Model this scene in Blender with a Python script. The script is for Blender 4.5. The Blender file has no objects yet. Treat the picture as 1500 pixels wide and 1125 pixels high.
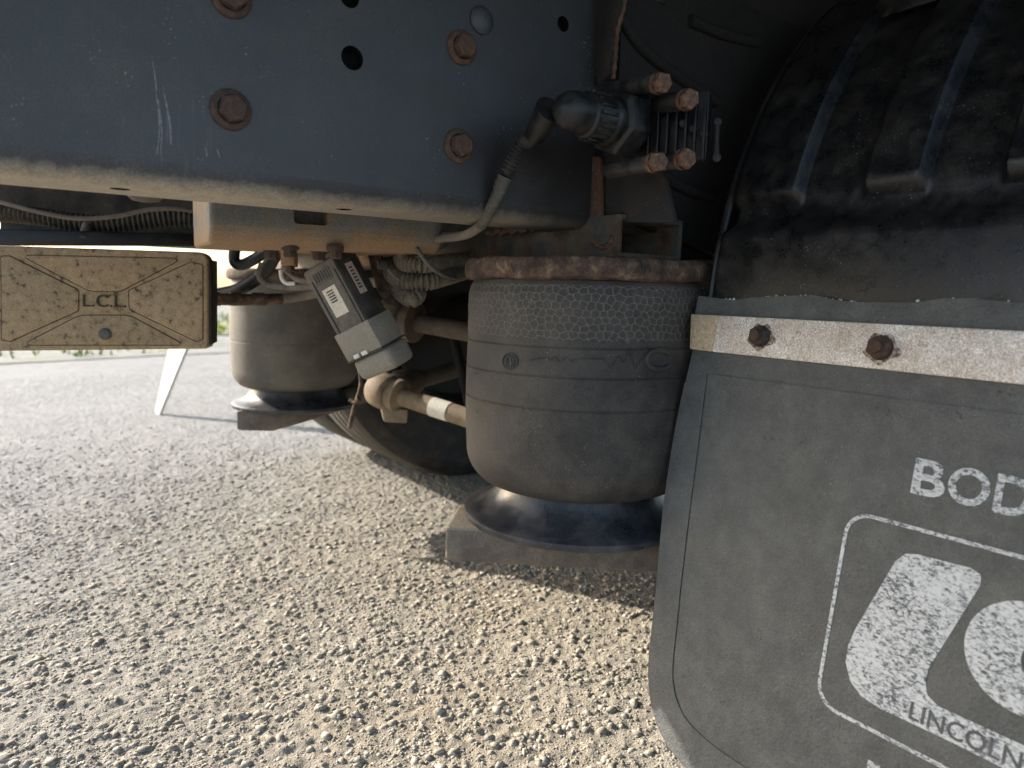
import bpy, bmesh, math, random
import numpy as np
from mathutils import Vector, Matrix

random.seed(7); rng = np.random.default_rng(7)
S = bpy.context.scene
C = S.collection

# ------------------------------------------------------------------ camera
HEAD, PITCH, ROLL, FPX = math.radians(54), math.radians(7.4), math.atan(.023), 1040.0
CAM = np.array([0, -.63, .55])
fw0 = np.array([math.cos(HEAD), math.sin(HEAD), 0]); ri0 = np.array([math.sin(HEAD), -math.cos(HEAD), 0]); up0 = np.array([0, 0, 1.])
FW = fw0*math.cos(PITCH) - up0*math.sin(PITCH); UPv = up0*math.cos(PITCH) + fw0*math.sin(PITCH)
RI = ri0*math.cos(ROLL) + UPv*math.sin(ROLL); UP = UPv*math.cos(ROLL) - ri0*math.sin(ROLL)
cam = bpy.data.cameras.new('camera'); co = bpy.data.objects.new('camera', cam); C.objects.link(co)
cam.sensor_width = 36; cam.lens = 36*FPX/1500; cam.clip_start = .01; cam.clip_end = 600
co.matrix_world = Matrix(((RI[0], UP[0], -FW[0], CAM[0]), (RI[1], UP[1], -FW[1], CAM[1]), (RI[2], UP[2], -FW[2], CAM[2]), (0, 0, 0, 1)))
cam.dof.use_dof = True; cam.dof.focus_distance = .80; cam.dof.aperture_fstop = 5.6
S.camera = co
# ------------------------------------------------------------------ light
SUN_AZ, SUN_EL = math.radians(117), math.radians(24)     # azimuth from +X towards +Y
W = bpy.data.worlds.new('World'); S.world = W; W.use_nodes = True
wn = W.node_tree.nodes; sky = wn.new('ShaderNodeTexSky'); sky.sky_type = 'NISHITA'; sky.sun_disc = False
sky.sun_elevation = SUN_EL; sky.sun_rotation = math.radians(90) - SUN_AZ
sky.air_density = 1.0; sky.dust_density = 2.4
W.node_tree.links.new(sky.outputs[0], wn['Background'].inputs[0]); wn['Background'].inputs[1].default_value = .15
sl = bpy.data.lights.new('sun', 'SUN'); so = bpy.data.objects.new('sun', sl); C.objects.link(so)
sl.energy = 4.2; sl.angle = math.radians(.6); sl.color = (1, .93, .82)
sd = Vector((math.cos(SUN_AZ)*math.cos(SUN_EL), math.sin(SUN_AZ)*math.cos(SUN_EL), math.sin(SUN_EL)))
so.rotation_euler = sd.to_track_quat('Z', 'Y').to_euler()
S.view_settings.view_transform = 'Standard'; S.view_settings.look = 'None'; S.view_settings.gamma = 1
S.view_settings.exposure = 1.3
S.cycles.max_bounces = 6; S.cycles.diffuse_bounces = 4

# ------------------------------------------------------------------ helpers: placing
V3 = lambda *a: np.array(a, float)
def nrm(v): v = np.asarray(v, float); return v/np.linalg.norm(v)
def ray(x, y): return FW + RI*(x-750)/FPX + UP*(562.5-y)/FPX
def P(x, y, d): return CAM + ray(x, y)*d
def on(ax, v, x, y):
    k = ray(x, y); return CAM + k*((v-CAM[ax])/k[ax])
# ------------------------------------------------------------------ helpers: meshes
class MB:
    def __init__(s): s.v = []; s.f = []; s.n = 0
    def add(s, vs, fs):
        s.v += [tuple(float(c) for c in p) for p in vs]; s.f += [tuple(i+s.n for i in f) for f in fs]; s.n = len(s.v); return s
    def box(s, c, ax, ay, az):
        c, ax, ay, az = map(np.asarray, (c, ax, ay, az))
        vs = [c+i*ax+j*ay+k*az for k in (-1, 1) for j in (-1, 1) for i in (-1, 1)]
        return s.add(vs, [(0, 2, 3, 1), (4, 5, 7, 6), (0, 1, 5, 4), (2, 6, 7, 3), (0, 4, 6, 2), (1, 3, 7, 5)])
    def aabb(s, x0, x1, y0, y1, z0, z1):
        return s.box(((x0+x1)/2, (y0+y1)/2, (z0+z1)/2), ((x1-x0)/2, 0, 0), (0, (y1-y0)/2, 0), (0, 0, (z1-z0)/2))
    def hexa(s, q0, q1):            # two quads, corners in the same order
        return s.add(list(q0)+list(q1), [(0, 1, 2, 3), (7, 6, 5, 4), (0, 4, 5, 1), (1, 5, 6, 2), (2, 6, 7, 3), (3, 7, 4, 0)])
    def prism(s, poly, ext):
        poly = [np.asarray(p, float) for p in poly]; n = len(poly); ext = np.asarray(ext, float)
        return s.add(poly+[p+ext for p in poly], [tuple(range(n-1, -1, -1)), tuple(range(n, 2*n))]+[(i, (i+1) % n, n+(i+1) % n, n+i) for i in range(n)])
    def tube(s, pts, rad, seg=12, caps=True):
        pts = [np.asarray(p, float) for p in pts]; n = len(pts)
        rad = [rad]*n if np.isscalar(rad) else list(rad)
        t = [nrm(pts[min(i+1, n-1)]-pts[max(i-1, 0)]) for i in range(n)]
        a = np.cross(t[0], (0, 0, 1)); a = np.cross(t[0], (1, 0, 0)) if np.linalg.norm(a) < .1 else a; a = nrm(a)
        vs = []
        for i in range(n):
            a = nrm(a - t[i]*(a@t[i])); b = np.cross(t[i], a)
            vs += [pts[i]+rad[i]*(math.cos(k*2*math.pi/seg)*a+math.sin(k*2*math.pi/seg)*b) for k in range(seg)]
        fs = [(i*seg+k, i*seg+(k+1) % seg, (i+1)*seg+(k+1) % seg, (i+1)*seg+k) for i in range(n-1) for k in range(seg)]
        if caps: fs += [tuple(range(seg-1, -1, -1)), tuple(range((n-1)*seg, n*seg))]
        return s.add(vs, fs)
    def cyl(s, p0, p1, r, seg=20, r1=None): return s.tube([p0, p1], [r, r if r1 is None else r1], seg)
    def lathe(s, c, axis, prof, seg=48):     # prof: (radius, along axis)
        c = np.asarray(c, float); ax = nrm(axis); a = np.cross(ax, (0, 0, 1)); a = V3(1, 0, 0) if np.linalg.norm(a) < .1 else nrm(a); b = np.cross(ax, a)
        vs = [c+ax*h+r*(math.cos(k*2*math.pi/seg)*a+math.sin(k*2*math.pi/seg)*b) for r, h in prof for k in range(seg)]
        m = len(prof)
        fs = [(i*seg+k, i*seg+(k+1) % seg, (i+1)*seg+(k+1) % seg, (i+1)*seg+k) for i in range(m-1) for k in range(seg)]
        return s.add(vs, fs)
    def build(s, name, mat, parent=None, bevel=0, seg=2, ang=35, smooth=True):
        me = bpy.data.meshes.new(name); me.from_pydata(s.v, [], s.f)
        bm = bmesh.new(); bm.from_mesh(me)
        bmesh.ops.recalc_face_normals(bm, faces=bm.faces[:])
        if bevel:
            es = [e for e in bm.edges if len(e.link_faces) == 2 and e.calc_face_angle(0) > math.radians(ang)]
            bmesh.ops.bevel(bm, geom=es, offset=bevel, segments=seg, profile=.5, affect='EDGES', clamp_overlap=True)
        for e in bm.edges:
            e.smooth = not (len(e.link_faces) == 2 and e.calc_face_angle(0) > math.radians(40))
        for f in bm.faces: f.smooth = smooth
        bm.to_mesh(me); bm.free()
        return link(name, me, mat, parent)
def link(name, me, mat, parent=None):
    o = bpy.data.objects.new(name, me); C.objects.link(o)
    if mat is not None and not me.materials: me.materials.append(mat)
    put(o, parent); return o
def put(o, parent):
    if parent is not None:
        o.parent = parent; o.matrix_parent_inverse = parent_world(parent).inverted()
    return o
def parent_world(o):
    m = o.matrix_basis.copy()
    while o.parent: m = o.parent.matrix_basis @ o.matrix_parent_inverse @ m if False else o.matrix_parent_inverse @ m; m = o.parent.matrix_basis @ m; o = o.parent
    return m
def tag(o, label, cat, group=None, kind=None):
    if label: o['label'] = label
    if cat: o['category'] = cat
    if group: o['group'] = group
    if kind: o['kind'] = kind
    return o
def thing(name, loc, label, cat, group=None):
    o = bpy.data.objects.new(name, None); o.empty_display_size = .05; C.objects.link(o); o.location = Vector([float(c) for c in loc])
    return tag(o, label, cat, group)
def place(name, me, mat, parent, pos, zaxis, roll=0, scale=1):
    o = bpy.data.objects.new(name, me); C.objects.link(o)
    if not me.materials: me.materials.append(mat)
    q = Vector([float(c) for c in zaxis]).to_track_quat('Z', 'Y').to_matrix().to_4x4()
    o.matrix_basis = Matrix.Translation(Vector([float(c) for c in pos])) @ q @ Matrix.Rotation(roll, 4, 'Z') @ Matrix.Scale(scale, 4)
    return put(o, parent)
def spline(pts, n=12):
    pts = [np.asarray(p, float) for p in pts]; out = []
    q = [2*pts[0]-pts[1]]+pts+[2*pts[-1]-pts[-2]]
    for i in range(1, len(q)-2):
        for k in range(n):
            t = k/n; a, b, c, d = q[i-1], q[i], q[i+1], q[i+2]
            out.append(.5*((2*b)+(-a+c)*t+(2*a-5*b+4*c-d)*t*t+(-a+3*b-3*c+d)*t**3))
    return out+[pts[-1]]
def resample(pts, step):
    pts = np.array(pts); L = np.r_[0, np.cumsum(np.linalg.norm(np.diff(pts, axis=0), axis=1))]
    s = np.arange(0, L[-1], step); return [V3(*[np.interp(t, L, pts[:, k]) for k in range(3)]) for t in s], s
def corrugated(mb, pts, r, pitch=.0035, depth=.12, seg=14):
    q, s = resample(spline(pts, 16), pitch/5)
    return mb.tube(q, [r*(1-depth*.5+depth*.5*np.clip(1.6*math.cos(2*math.pi*t/pitch), -1, 1)) for t in s], seg)
def text_mesh(body, mapf, ext=.0006, embolden=0, shear=0, space=1):
    cu = bpy.data.curves.new('t', 'FONT'); cu.body = body; cu.size = 1; cu.offset = embolden; cu.shear = shear; cu.space_character = space; cu.extrude = .5; cu.resolution_u = 4
    o = bpy.data.objects.new('t', cu); C.objects.link(o)
    dg = bpy.context.evaluated_depsgraph_get(); me = bpy.data.meshes.new_from_object(o.evaluated_get(dg))
    vs = np.array([v.co[:] for v in me.vertices]); fs = [tuple(p.vertices) for p in me.polygons]
    bpy.data.objects.remove(o); bpy.data.curves.remove(cu)
    x0, x1 = vs[:, 0].min(), vs[:, 0].max(); y0, y1 = vs[:, 1].min(), vs[:, 1].max()
    return MB().add([mapf((v[0]-x0)/(x1-x0), (v[1]-y0)/(y1-y0), ext*(v[2]+.5)) for v in vs], fs)
def boolean_cut(o, cutters, wall=None):
    o_mat = o.data.materials[0]
    for k in cutters:
        m = o.modifiers.new('b', 'BOOLEAN'); m.object = k; m.operation = 'DIFFERENCE'; m.solver = 'EXACT'
    dg = bpy.context.evaluated_depsgraph_get(); dg.update()
    me = bpy.data.meshes.new_from_object(o.evaluated_get(dg)); o.modifiers.clear(); old = o.data; o.data = me; bpy.data.meshes.remove(old)
    for k in cutters: bpy.data.objects.remove(k)
    bm = bmesh.new(); bm.from_mesh(me)
    for e in bm.edges: e.smooth = not (len(e.link_faces) == 2 and e.calc_face_angle(0) > math.radians(25))
    for f in bm.faces: f.smooth = f.calc_area() < .02 and len(f.verts) <= 4 and max(e.calc_length() for e in f.edges) > .5
    if wall is not None:
        me.materials.clear(); me.materials.append(o_mat); me.materials.append(wall)
        for f in bm.faces: f.material_index = 1 if f.calc_area() < 4e-5 else 0
    bm.to_mesh(me); bm.free()

# ------------------------------------------------------------------ helpers: materials
def mat(name, cols, scale=40, detail=6, rough=.6, rvar=.12, metal=0, bump=.15, bscale=250, dust=None, dust_amt=.3, dscale=25, dz=None, spec=.5, specks=0, stretch=(1, 1, 1), bdist=.002, dzcol=None, mount_shade=None, grain=.24, cracks=0, updust=None):
    """cols: [(pos, rgb)...] driven by noise; dust: rgb laid over in noisy patches; dz: (z0, z1) lays dust below z1."""
    m = bpy.data.materials.new(name); m.use_nodes = True; nt = m.node_tree; N = nt.nodes; Lk = nt.links.new
    b = N['Principled BSDF']; tc = N.new('ShaderNodeTexCoord'); mp = N.new('ShaderNodeMapping'); mp.inputs['Scale'].default_value = stretch
    Lk(tc.outputs['Object'], mp.inputs[0])
    def noise(sc, det=5, ro=.6, dist=0):
        n = N.new('ShaderNodeTexNoise'); n.inputs['Scale'].default_value = sc; n.inputs['Detail'].default_value = det; n.inputs['Roughness'].default_value = ro; n.inputs['Distortion'].default_value = dist
        Lk(mp.outputs[0], n.inputs[0]); return n
    def ramp(src, stops):
        r = N.new('ShaderNodeValToRGB'); e = r.color_ramp.elements
        while len(e) < len(stops): e.new(.5)
        for i, (p, c) in enumerate(stops): e[i].position = p; e[i].color = (*c, 1) if hasattr(c, '__len__') else (c, c, c, 1)
        Lk(src, r.inputs[0]); return r
    def mix(fac, a, c):
        x = N.new('ShaderNodeMix'); x.data_type = 'RGBA'
        Lk(fac, x.inputs[0]); Lk(a, x.inputs[6])
        if hasattr(c, 'default_value') or hasattr(c, 'links'): Lk(c, x.inputs[7])
        else: x.inputs[7].default_value = (*c, 1)
        return x.outputs[2]
    def math_(op, a, c):
        x = N.new('ShaderNodeMath'); x.operation = op; x.use_clamp = True
        for i, q in enumerate((a, c)):
            if isinstance(q, (int, float)): x.inputs[i].default_value = q
            else: Lk(q, x.inputs[i])
        return x.outputs[0]
    n1 = noise(scale, detail, .65); col = ramp(n1.outputs[0], cols).outputs[0]
    dfac = None
    if dust is not None:
        n2 = noise(dscale, 8, .7); dfac = ramp(n2.outputs[0], [(.5-.35*dust_amt, 0.), (.78-.3*dust_amt, 1.)]).outputs[0]
        dfac = math_('MULTIPLY', dfac, min(1, .35+dust_amt))
        if dz:
            ge = N.new('ShaderNodeNewGeometry'); sx = N.new('ShaderNodeSeparateXYZ'); Lk(ge.outputs['Position'], sx.inputs[0])
            n3 = noise(90, 6); zz = N.new('ShaderNodeMath'); zz.operation = 'MULTIPLY_ADD'; Lk(n3.outputs[0], zz.inputs[0]); zz.inputs[1].default_value = -.012; 
            Lk(sx.outputs[2], zz.inputs[2]); mr = N.new('ShaderNodeMapRange'); Lk(zz.outputs[0], mr.inputs[0])
            mr.inputs[1].default_value = dz[0]; mr.inputs[2].default_value = dz[1]; mr.inputs[3].default_value = .9; mr.inputs[4].default_value = 0
            col = mix(dfac, col, dust); col = mix(mr.outputs[0], col, dzcol or dust); dfac = math_('ADD', dfac, mr.outputs[0])
        else: col = mix(dfac, col, dust)
    if mount_shade:      # painted shade: darkens the steel round the spring mount
        dn = N.new('ShaderNodeVectorMath'); dn.operation = 'DISTANCE'; Lk(tc.outputs['Object'], dn.inputs[0]); dn.inputs[1].default_value = mount_shade[0]
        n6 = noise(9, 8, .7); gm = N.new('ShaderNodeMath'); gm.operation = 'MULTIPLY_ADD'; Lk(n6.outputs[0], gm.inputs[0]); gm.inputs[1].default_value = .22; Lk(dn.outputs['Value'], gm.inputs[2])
        gr = N.new('ShaderNodeMapRange'); Lk(gm.outputs[0], gr.inputs[0]); gr.inputs[1].default_value = mount_shade[1]; gr.inputs[2].default_value = mount_shade[2]; gr.inputs[3].default_value = .85; gr.inputs[4].default_value = 0
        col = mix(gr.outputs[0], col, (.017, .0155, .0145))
    if updust:     # dust settled on upward faces
        g2 = N.new('ShaderNodeNewGeometry'); s2 = N.new('ShaderNodeSeparateXYZ'); Lk(g2.outputs['True Normal'], s2.inputs[0]); nu = noise(120, 6, .7)
        uf = math_('MULTIPLY', ramp(s2.outputs[2], [(.55, 0.), (.9, 1.)]).outputs[0], ramp(nu.outputs[0], [(.3, .55), (.55, 1.)]).outputs[0]); col = mix(uf, col, updust)
    if cracks:     # short wrinkles and nicks
        n7 = noise(26, 3, .5, 1.2); ab = N.new('ShaderNodeMath'); ab.operation = 'SUBTRACT'; Lk(n7.outputs[0], ab.inputs[0]); ab.inputs[1].default_value = .5
        a2 = N.new('ShaderNodeMath'); a2.operation = 'ABSOLUTE'; Lk(ab.outputs[0], a2.inputs[0]); n8 = noise(38, 4, .6)
        cfac = math_('MULTIPLY', ramp(a2.outputs[0], [(.0, 1.), (.009, 0.)]).outputs[0], ramp(n8.outputs[0], [(.56, 0.), (.62, 1.)]).outputs[0])
        cfac = math_('MULTIPLY', cfac, cracks); col = mix(cfac, col, (.02, .02, .02))
    if grain:      # fine dirt grain
        n9 = noise(650, 4, .75); gmx = N.new('ShaderNodeMix'); gmx.data_type = 'RGBA'; gmx.blend_type = 'MULTIPLY'; gmx.inputs[0].default_value = 1
        Lk(col, gmx.inputs[6]); Lk(ramp(n9.outputs[0], [(.36, (1-grain,)*3), (.5, (1.,)*3), (.64, (1+grain*1.4,)*3)]).outputs[0], gmx.inputs[7]); col = gmx.outputs[2]
    if specks:
        v = N.new('ShaderNodeTexVoronoi'); v.inputs['Scale'].default_value = 260; Lk(mp.outputs[0], v.inputs[0])
        n4 = noise(30, 3); s = ramp(v.outputs['Distance'], [(.09, 1.), (.19, 0.)]).outputs[0]
        s = math_('MULTIPLY', s, ramp(n4.outputs[0], [(.54, 0.), (.68, 1.)]).outputs[0]); s = math_('MULTIPLY', s, specks)
        col = mix(s, col, (.42, .40, .36))
    Lk(col, b.inputs['Base Color'])
    n5 = noise(bscale, 6, .6)
    r = N.new('ShaderNodeMapRange'); Lk(n1.outputs[0], r.inputs[0]); r.inputs[1].default_value = .3; r.inputs[2].default_value = .7
    r.inputs[3].default_value = max(.05, rough-rvar); r.inputs[4].default_value = min(1, rough+rvar); rr = r.outputs[0]
    if dfac is not None:
        x = N.new('ShaderNodeMix'); x.data_type = 'FLOAT'; Lk(dfac, x.inputs[0]); Lk(rr, x.inputs[2]); x.inputs[3].default_value = .92; rr = x.outputs[0]
    Lk(rr, b.inputs['Roughness']); b.inputs['Metallic'].default_value = metal; b.inputs['Specular IOR Level'].default_value = spec
    if bump:
        bp = N.new('ShaderNodeBump'); bp.inputs['Strength'].default_value = bump; bp.inputs['Distance'].default_value = bdist
        Lk(n5.outputs[0], bp.inputs['Height']); Lk(bp.outputs[0], b.inputs['Normal'])
    m['h'] = 1
    return m
DUST = (.33, .27, .19)
M = {}
M['rail'] = mat('rail_paint', [(.3, (.033, .0335, .037)), (.7, (.045, .0455, .049))], 14, 8, .46, .08, bump=.07, bscale=600, dust=(.13, .125, .12), dust_amt=.10, dscale=18, dz=(.616, .631), dzcol=(.52, .44, .325), specks=.7, grain=.28, mount_shade=((.62, 0, .74), .20, .60))
M['rail'].node_tree.nodes
M['rail_far'] = mat('far_rail_paint', [(.3, (.03, .03, .035)), (.7, (.05, .05, .05))], 14, 8, .6, bump=.05, dust=(.2, .17, .13), dust_amt=.3, dz=(.62, .65))
M['bolt'] = mat('rusty_bolt', [(.3, (.030, .018, .013)), (.55, (.072, .042, .029)), (.75, (.13, .075, .047))], 160, 6, .75, bump=.5, bscale=900)
M['bolt_dark'] = mat('painted_rivet', [(.3, (.03, .034, .042)), (.7, (.06, .06, .065))], 100, 6, .5, bump=.2)
M['rust'] = mat('heavy_rust', [(.34, (.024, .015, .012)), (.46, (.062, .036, .025)), (.58, (.12, .075, .048)), (.70, (.26, .185, .125))], 70, 9, .85, bump=.9, bscale=220, bdist=.003)
zlow = P(330, 357, .80)[2]
M['rust_steel'] = mat('rust_stained_steel', [(.34, (.20, .105, .05)), (.46, (.20, .155, .105)), (.56, (.155, .155, .14)), (.75, (.12, .125, .115))], 24, 10, .75, bump=.35, bscale=220, dust=DUST, dust_amt=.15, dz=(zlow-.006, zlow+.020), dzcol=(.30, .185, .095))
M['tube_paint'] = mat('weathered_green_paint', [(.36, (.045, .024, .015)), (.46, (.080, .050, .032)), (.54, (.056, .056, .048)), (.75, (.042, .044, .038))], 30, 10, .8, bump=.6, bscale=220, dust=(.2, .16, .11), dust_amt=.12)
M['bracket'] = mat('dark_rusted_bracket', [(.3, (.010, .009, .009)), (.55, (.022, .018, .016)), (.72, (.055, .032, .021))], 45, 8, .75, bump=.4, bscale=300, specks=.3)
M['weld'] = mat('rusty_weld', [(.3, (.05, .025, .016)), (.6, (.13, .07, .045)), (.8, (.2, .15, .12))], 120, 6, .8, bump=.8, bscale=400)
M['black'] = mat('black_plastic', [(.3, (.005, .005, .0052)), (.7, (.010, .010, .010))], 60, 5, .45, bump=.08, dust=(.05, .045, .037), dust_amt=.12, dscale=60)
M['black_block'] = mat('glossy_black_coating', [(.3, (.005, .005, .0055)), (.7, (.010, .010, .010))], 60, 5, .45, bump=.1, dust=(.035, .032, .027), dust_amt=.1, dscale=80, spec=.35)
M['conduit'] = mat('dusty_conduit', [(.3, (.05, .044, .037)), (.7, (.10, .086, .068))], 60, 6, .7, bump=.15, dust=(.24, .195, .14), dust_amt=.4, dscale=70)
M['dark_conduit'] = mat('dark_conduit', [(.3, (.016, .015, .014)), (.7, (.035, .031, .027))], 60, 6, .6, bump=.15, dust=(.09, .078, .06), dust_amt=.25, dscale=70)
M['dusty_tape'] = mat('dusty_black_tape', [(.3, (.04, .035, .03)), (.7, (.075, .065, .053))], 120, 6, .75, bump=.4, bscale=500, dust=(.15, .125, .095), dust_amt=.3, dscale=70)
M['cable'] = mat('dusty_cable', [(.3, (.12, .1, .078)), (.7, (.19, .16, .122))], 80, 6, .75, bump=.15)
M['rubber'] = mat('air_spring_rubber', [(.3, (.020, .0175, .0155)), (.5, (.034, .030, .026)), (.7, (.055, .047, .040))], 22, 10, .62, .08, bump=.25, bscale=800, dust=(.14, .12, .098), dust_amt=.22, dscale=12, specks=.6, grain=.35)
M['rubber_dusty'] = mat('dusty_far_rubber', [(.3, (.075, .068, .058)), (.7, (.11, .10, .085))], 16, 8, .7, bump=.2, dust=(.2, .18, .145), dust_amt=.3, dscale=14)
M['pedestal'] = mat('grey_plastic_piston', [(.3, (.016, .018, .024)), (.7, (.032, .035, .042))], 20, 8, .30, bump=.06, dust=(.16, .15, .14), dust_amt=.16, dscale=24, specks=.5)
M['beam'] = mat('brown_steel_beam', [(.3, (.075, .058, .048)), (.6, (.12, .096, .078)), (.8, (.15, .10, .07))], 40, 8, .7, bump=.35, dust=(.28, .235, .175), dust_amt=.22, updust=(.40, .34, .25))
M['flap'] = mat('weathered_rubber_flap', [(.3, (.054, .057, .057)), (.5, (.074, .078, .078)), (.7, (.105, .109, .107))], 45, 10, .56, .1, bump=.6, bscale=330, dust=(.18, .178, .165), dust_amt=.14, dscale=26, specks=.5, cracks=.8, grain=.22)
M['strap'] = mat('galvanised_strap', [(.30, (.30, .25, .21)), (.40, (.66, .60, .55)), (.7, (.84, .79, .74))], 170, 9, .7, bump=.45, bscale=700, dust=(.42, .31, .20), dust_amt=.26, dscale=22, grain=.4)
M['strap_end'] = mat('stained_strap_end', [(.3, (.38, .28, .17)), (.6, (.56, .44, .30)), (.8, (.66, .55, .42))], 220, 8, .8, bump=.5, bscale=800)
M['mud'] = mat('dried_mud_plastic', [(.35, (.085, .056, .034)), (.43, (.30, .212, .120)), (.7, (.41, .30, .178))], 95, 8, .85, bump=.3, bscale=350)
M['screw'] = mat('dull_screw', [(.3, (.05, .05, .052)), (.7, (.12, .11, .1))], 150, 4, .6, bump=.3)
M['guard'] = mat('black_mudguard_plastic', [(.3, (.007, .0073, .0085)), (.7, (.012, .0125, .0135))], 30, 6, .28, .06, bump=.14, bscale=600, dust=(.052, .045, .038), dust_amt=.20, dscale=34, specks=.55, grain=.45)
M['tyre'] = mat('tyre_rubber', [(.3, (.010, .010, .0105)), (.7, (.019, .0185, .018))], 25, 6, .75, bump=.2, dust=(.1, .085, .065), dust_amt=.16)
M['tread'] = mat('dusty_tread', [(.3, (.05, .045, .037)), (.7, (.11, .097, .078))], 30, 6, .85, bump=.3)
M['rim'] = mat('rusty_rim', [(.3, (.012, .010, .008)), (.6, (.030, .022, .017)), (.8, (.08, .056, .042))], 25, 6, .7, bump=.3)
M['rod'] = mat('rusty_rod', [(.3, (.12, .075, .042)), (.6, (.23, .165, .105)), (.8, (.32, .25, .17))], 45, 8, .75, bump=.35, dust=DUST, dust_amt=.3)
M['rod_dark'] = mat('grimy_brown_rod', [(.3, (.035, .026, .018)), (.6, (.07, .052, .036)), (.8, (.12, .09, .06))], 45, 8, .75, bump=.35, dust=(.16, .125, .085), dust_amt=.25)  # shaded copy of the rod colour, for the rods out of the sun
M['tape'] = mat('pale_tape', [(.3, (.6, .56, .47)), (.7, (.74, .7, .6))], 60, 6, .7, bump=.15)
M['axle'] = mat('dark_axle', [(.3, (.008, .007, .006)), (.7, (.022, .018, .015))], 25, 6, .8, bump=.3)
M['module'] = mat('module_black_plastic', [(.3, (.022, .021, .02)), (.7, (.036, .034, .031))], 60, 5, .5, bump=.1, dust=(.13, .115, .09), dust_amt=.15, dscale=50)
M['module_face'] = mat('dusty_module_face', [(.3, (.06, .055, .047)), (.7, (.095, .087, .073))], 70, 6, .6, bump=.1, dust=(.2, .175, .14), dust_amt=.3, dscale=60)
M['module_cap'] = mat('dusty_grey_cap', [(.3, (.18, .16, .128)), (.7, (.245, .22, .178))], 50, 6, .6, bump=.1, dust=(.26, .23, .18), dust_amt=.25, dscale=60)
M['sticker'] = mat('white_sticker', [(.3, (.5, .46, .38)), (.7, (.62, .58, .5))], 90, 5, .6, bump=.05)
M['pink_sticker'] = mat('barcode_sticker', [(.3, (.42, .34, .3)), (.7, (.5, .42, .38))], 90, 5, .6, bump=.05)
M['ink'] = mat('dark_ink', [(.3, (.03, .03, .03)), (.7, (.06, .06, .055))], 90, 4, .7, bump=0)
M['tab'] = mat('pale_clip', [(.3, (.55, .53, .48)), (.7, (.68, .66, .6))], 90, 4, .5, bump=0)
M['white_flap'] = mat('pale_board', [(.3, (.42, .41, .38)), (.7, (.55, .54, .5))], 20, 6, .6, bump=.1)
M['tie'] = mat('cable_tie', [(.3, (.09, .08, .068)), (.7, (.16, .14, .115))], 80, 4, .55, bump=.1)

def paint_worn():
    m = bpy.data.materials.new('worn_white_print'); m.use_nodes = True; nt = m.node_tree; N = nt.nodes; Lk = nt.links.new; b = N['Principled BSDF']
    tc = N.new('ShaderNodeTexCoord'); mp = N.new('ShaderNodeMapping'); mp.inputs['Scale'].default_value = (1, 1, 1.8); mp.inputs['Rotation'].default_value = (.7, 0, 0); Lk(tc.outputs['Object'], mp.inputs[0])
    n = N.new('ShaderNodeTexNoise'); n.inputs['Scale'].default_value = 240; n.inputs['Detail'].default_value = 7; n.inputs['Roughness'].default_value = .68; n.inputs['Distortion'].default_value = .6; Lk(mp.outputs[0], n.inputs[0])
    n2 = N.new('ShaderNodeTexNoise'); n2.inputs['Scale'].default_value = 35; n2.inputs['Detail'].default_value = 4; Lk(tc.outputs['Object'], n2.inputs[0])
    ad = N.new('ShaderNodeMath'); ad.operation = 'MULTIPLY_ADD'; Lk(n2.outputs[0], ad.inputs[0]); ad.inputs[1].default_value = .24; Lk(n.outputs[0], ad.inputs[2])
    r = N.new('ShaderNodeValToRGB'); e = r.color_ramp.elements; e[0].position = .52; e[0].color = (.075, .08, .085, 1); e[1].position = .68; e[1].color = (.58, .60, .61, 1)
    x = e.new(.585); x.color = (.36, .38, .40, 1); Lk(ad.outputs[0], r.inputs[0]); Lk(r.outputs[0], b.inputs['Base Color']); b.inputs['Roughness'].default_value = .55
    bp = N.new('ShaderNodeBump'); bp.inputs['Strength'].default_value = .2; bp.inputs['Distance'].default_value = .001; Lk(n.outputs[0], bp.inputs['Height']); Lk(bp.outputs[0], b.inputs['Normal'])
    return m
M['print'] = paint_worn()

# rail scratches: thin pale strokes in the paint
def add_scratches(m):
    nt = m.node_tree; N = nt.nodes; Lk = nt.links.new; b = N['Principled BSDF']; src = b.inputs['Base Color'].links[0].from_socket
    tc = N.new('ShaderNodeTexCoord'); mp = N.new('ShaderNodeMapping'); mp.inputs['Scale'].default_value = (1, 1, .05); mp.inputs['Rotation'].default_value = (0, .09, 0); Lk(tc.outputs['Object'], mp.inputs[0])
    n = N.new('ShaderNodeTexNoise'); n.inputs['Scale'].default_value = 420; n.inputs['Detail'].default_value = 3; Lk(mp.outputs[0], n.inputs[0])
    r = N.new('ShaderNodeValToRGB'); r.color_ramp.elements[0].position = .60; r.color_ramp.elements[1].position = .72; Lk(n.outputs[0], r.inputs[0])
    # keep them to a rubbed patch
    c = on(1, 0, 250, 205); d = N.new('ShaderNodeVectorMath'); d.operation = 'DISTANCE'; Lk(tc.outputs['Object'], d.inputs[0]); d.inputs[1].default_value = tuple(c)
    k = N.new('ShaderNodeMapRange'); Lk(d.outputs['Value'], k.inputs[0]); k.inputs[1].default_value = .012; k.inputs[2].default_value = .055; k.inputs[3].default_value = .22; k.inputs[4].default_value = 0
    q = N.new('ShaderNodeMath'); q.operation = 'MULTIPLY'; Lk(r.outputs[0], q.inputs[0]); Lk(k.outputs[0], q.inputs[1])
    x = N.new('ShaderNodeMix'); x.data_type = 'RGBA'; Lk(q.outputs[0], x.inputs[0]); Lk(src, x.inputs[6]); x.inputs[7].default_value = (.30, .29, .30, 1); Lk(x.outputs[2], b.inputs['Base Color'])
add_scratches(M['rail'])

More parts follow.
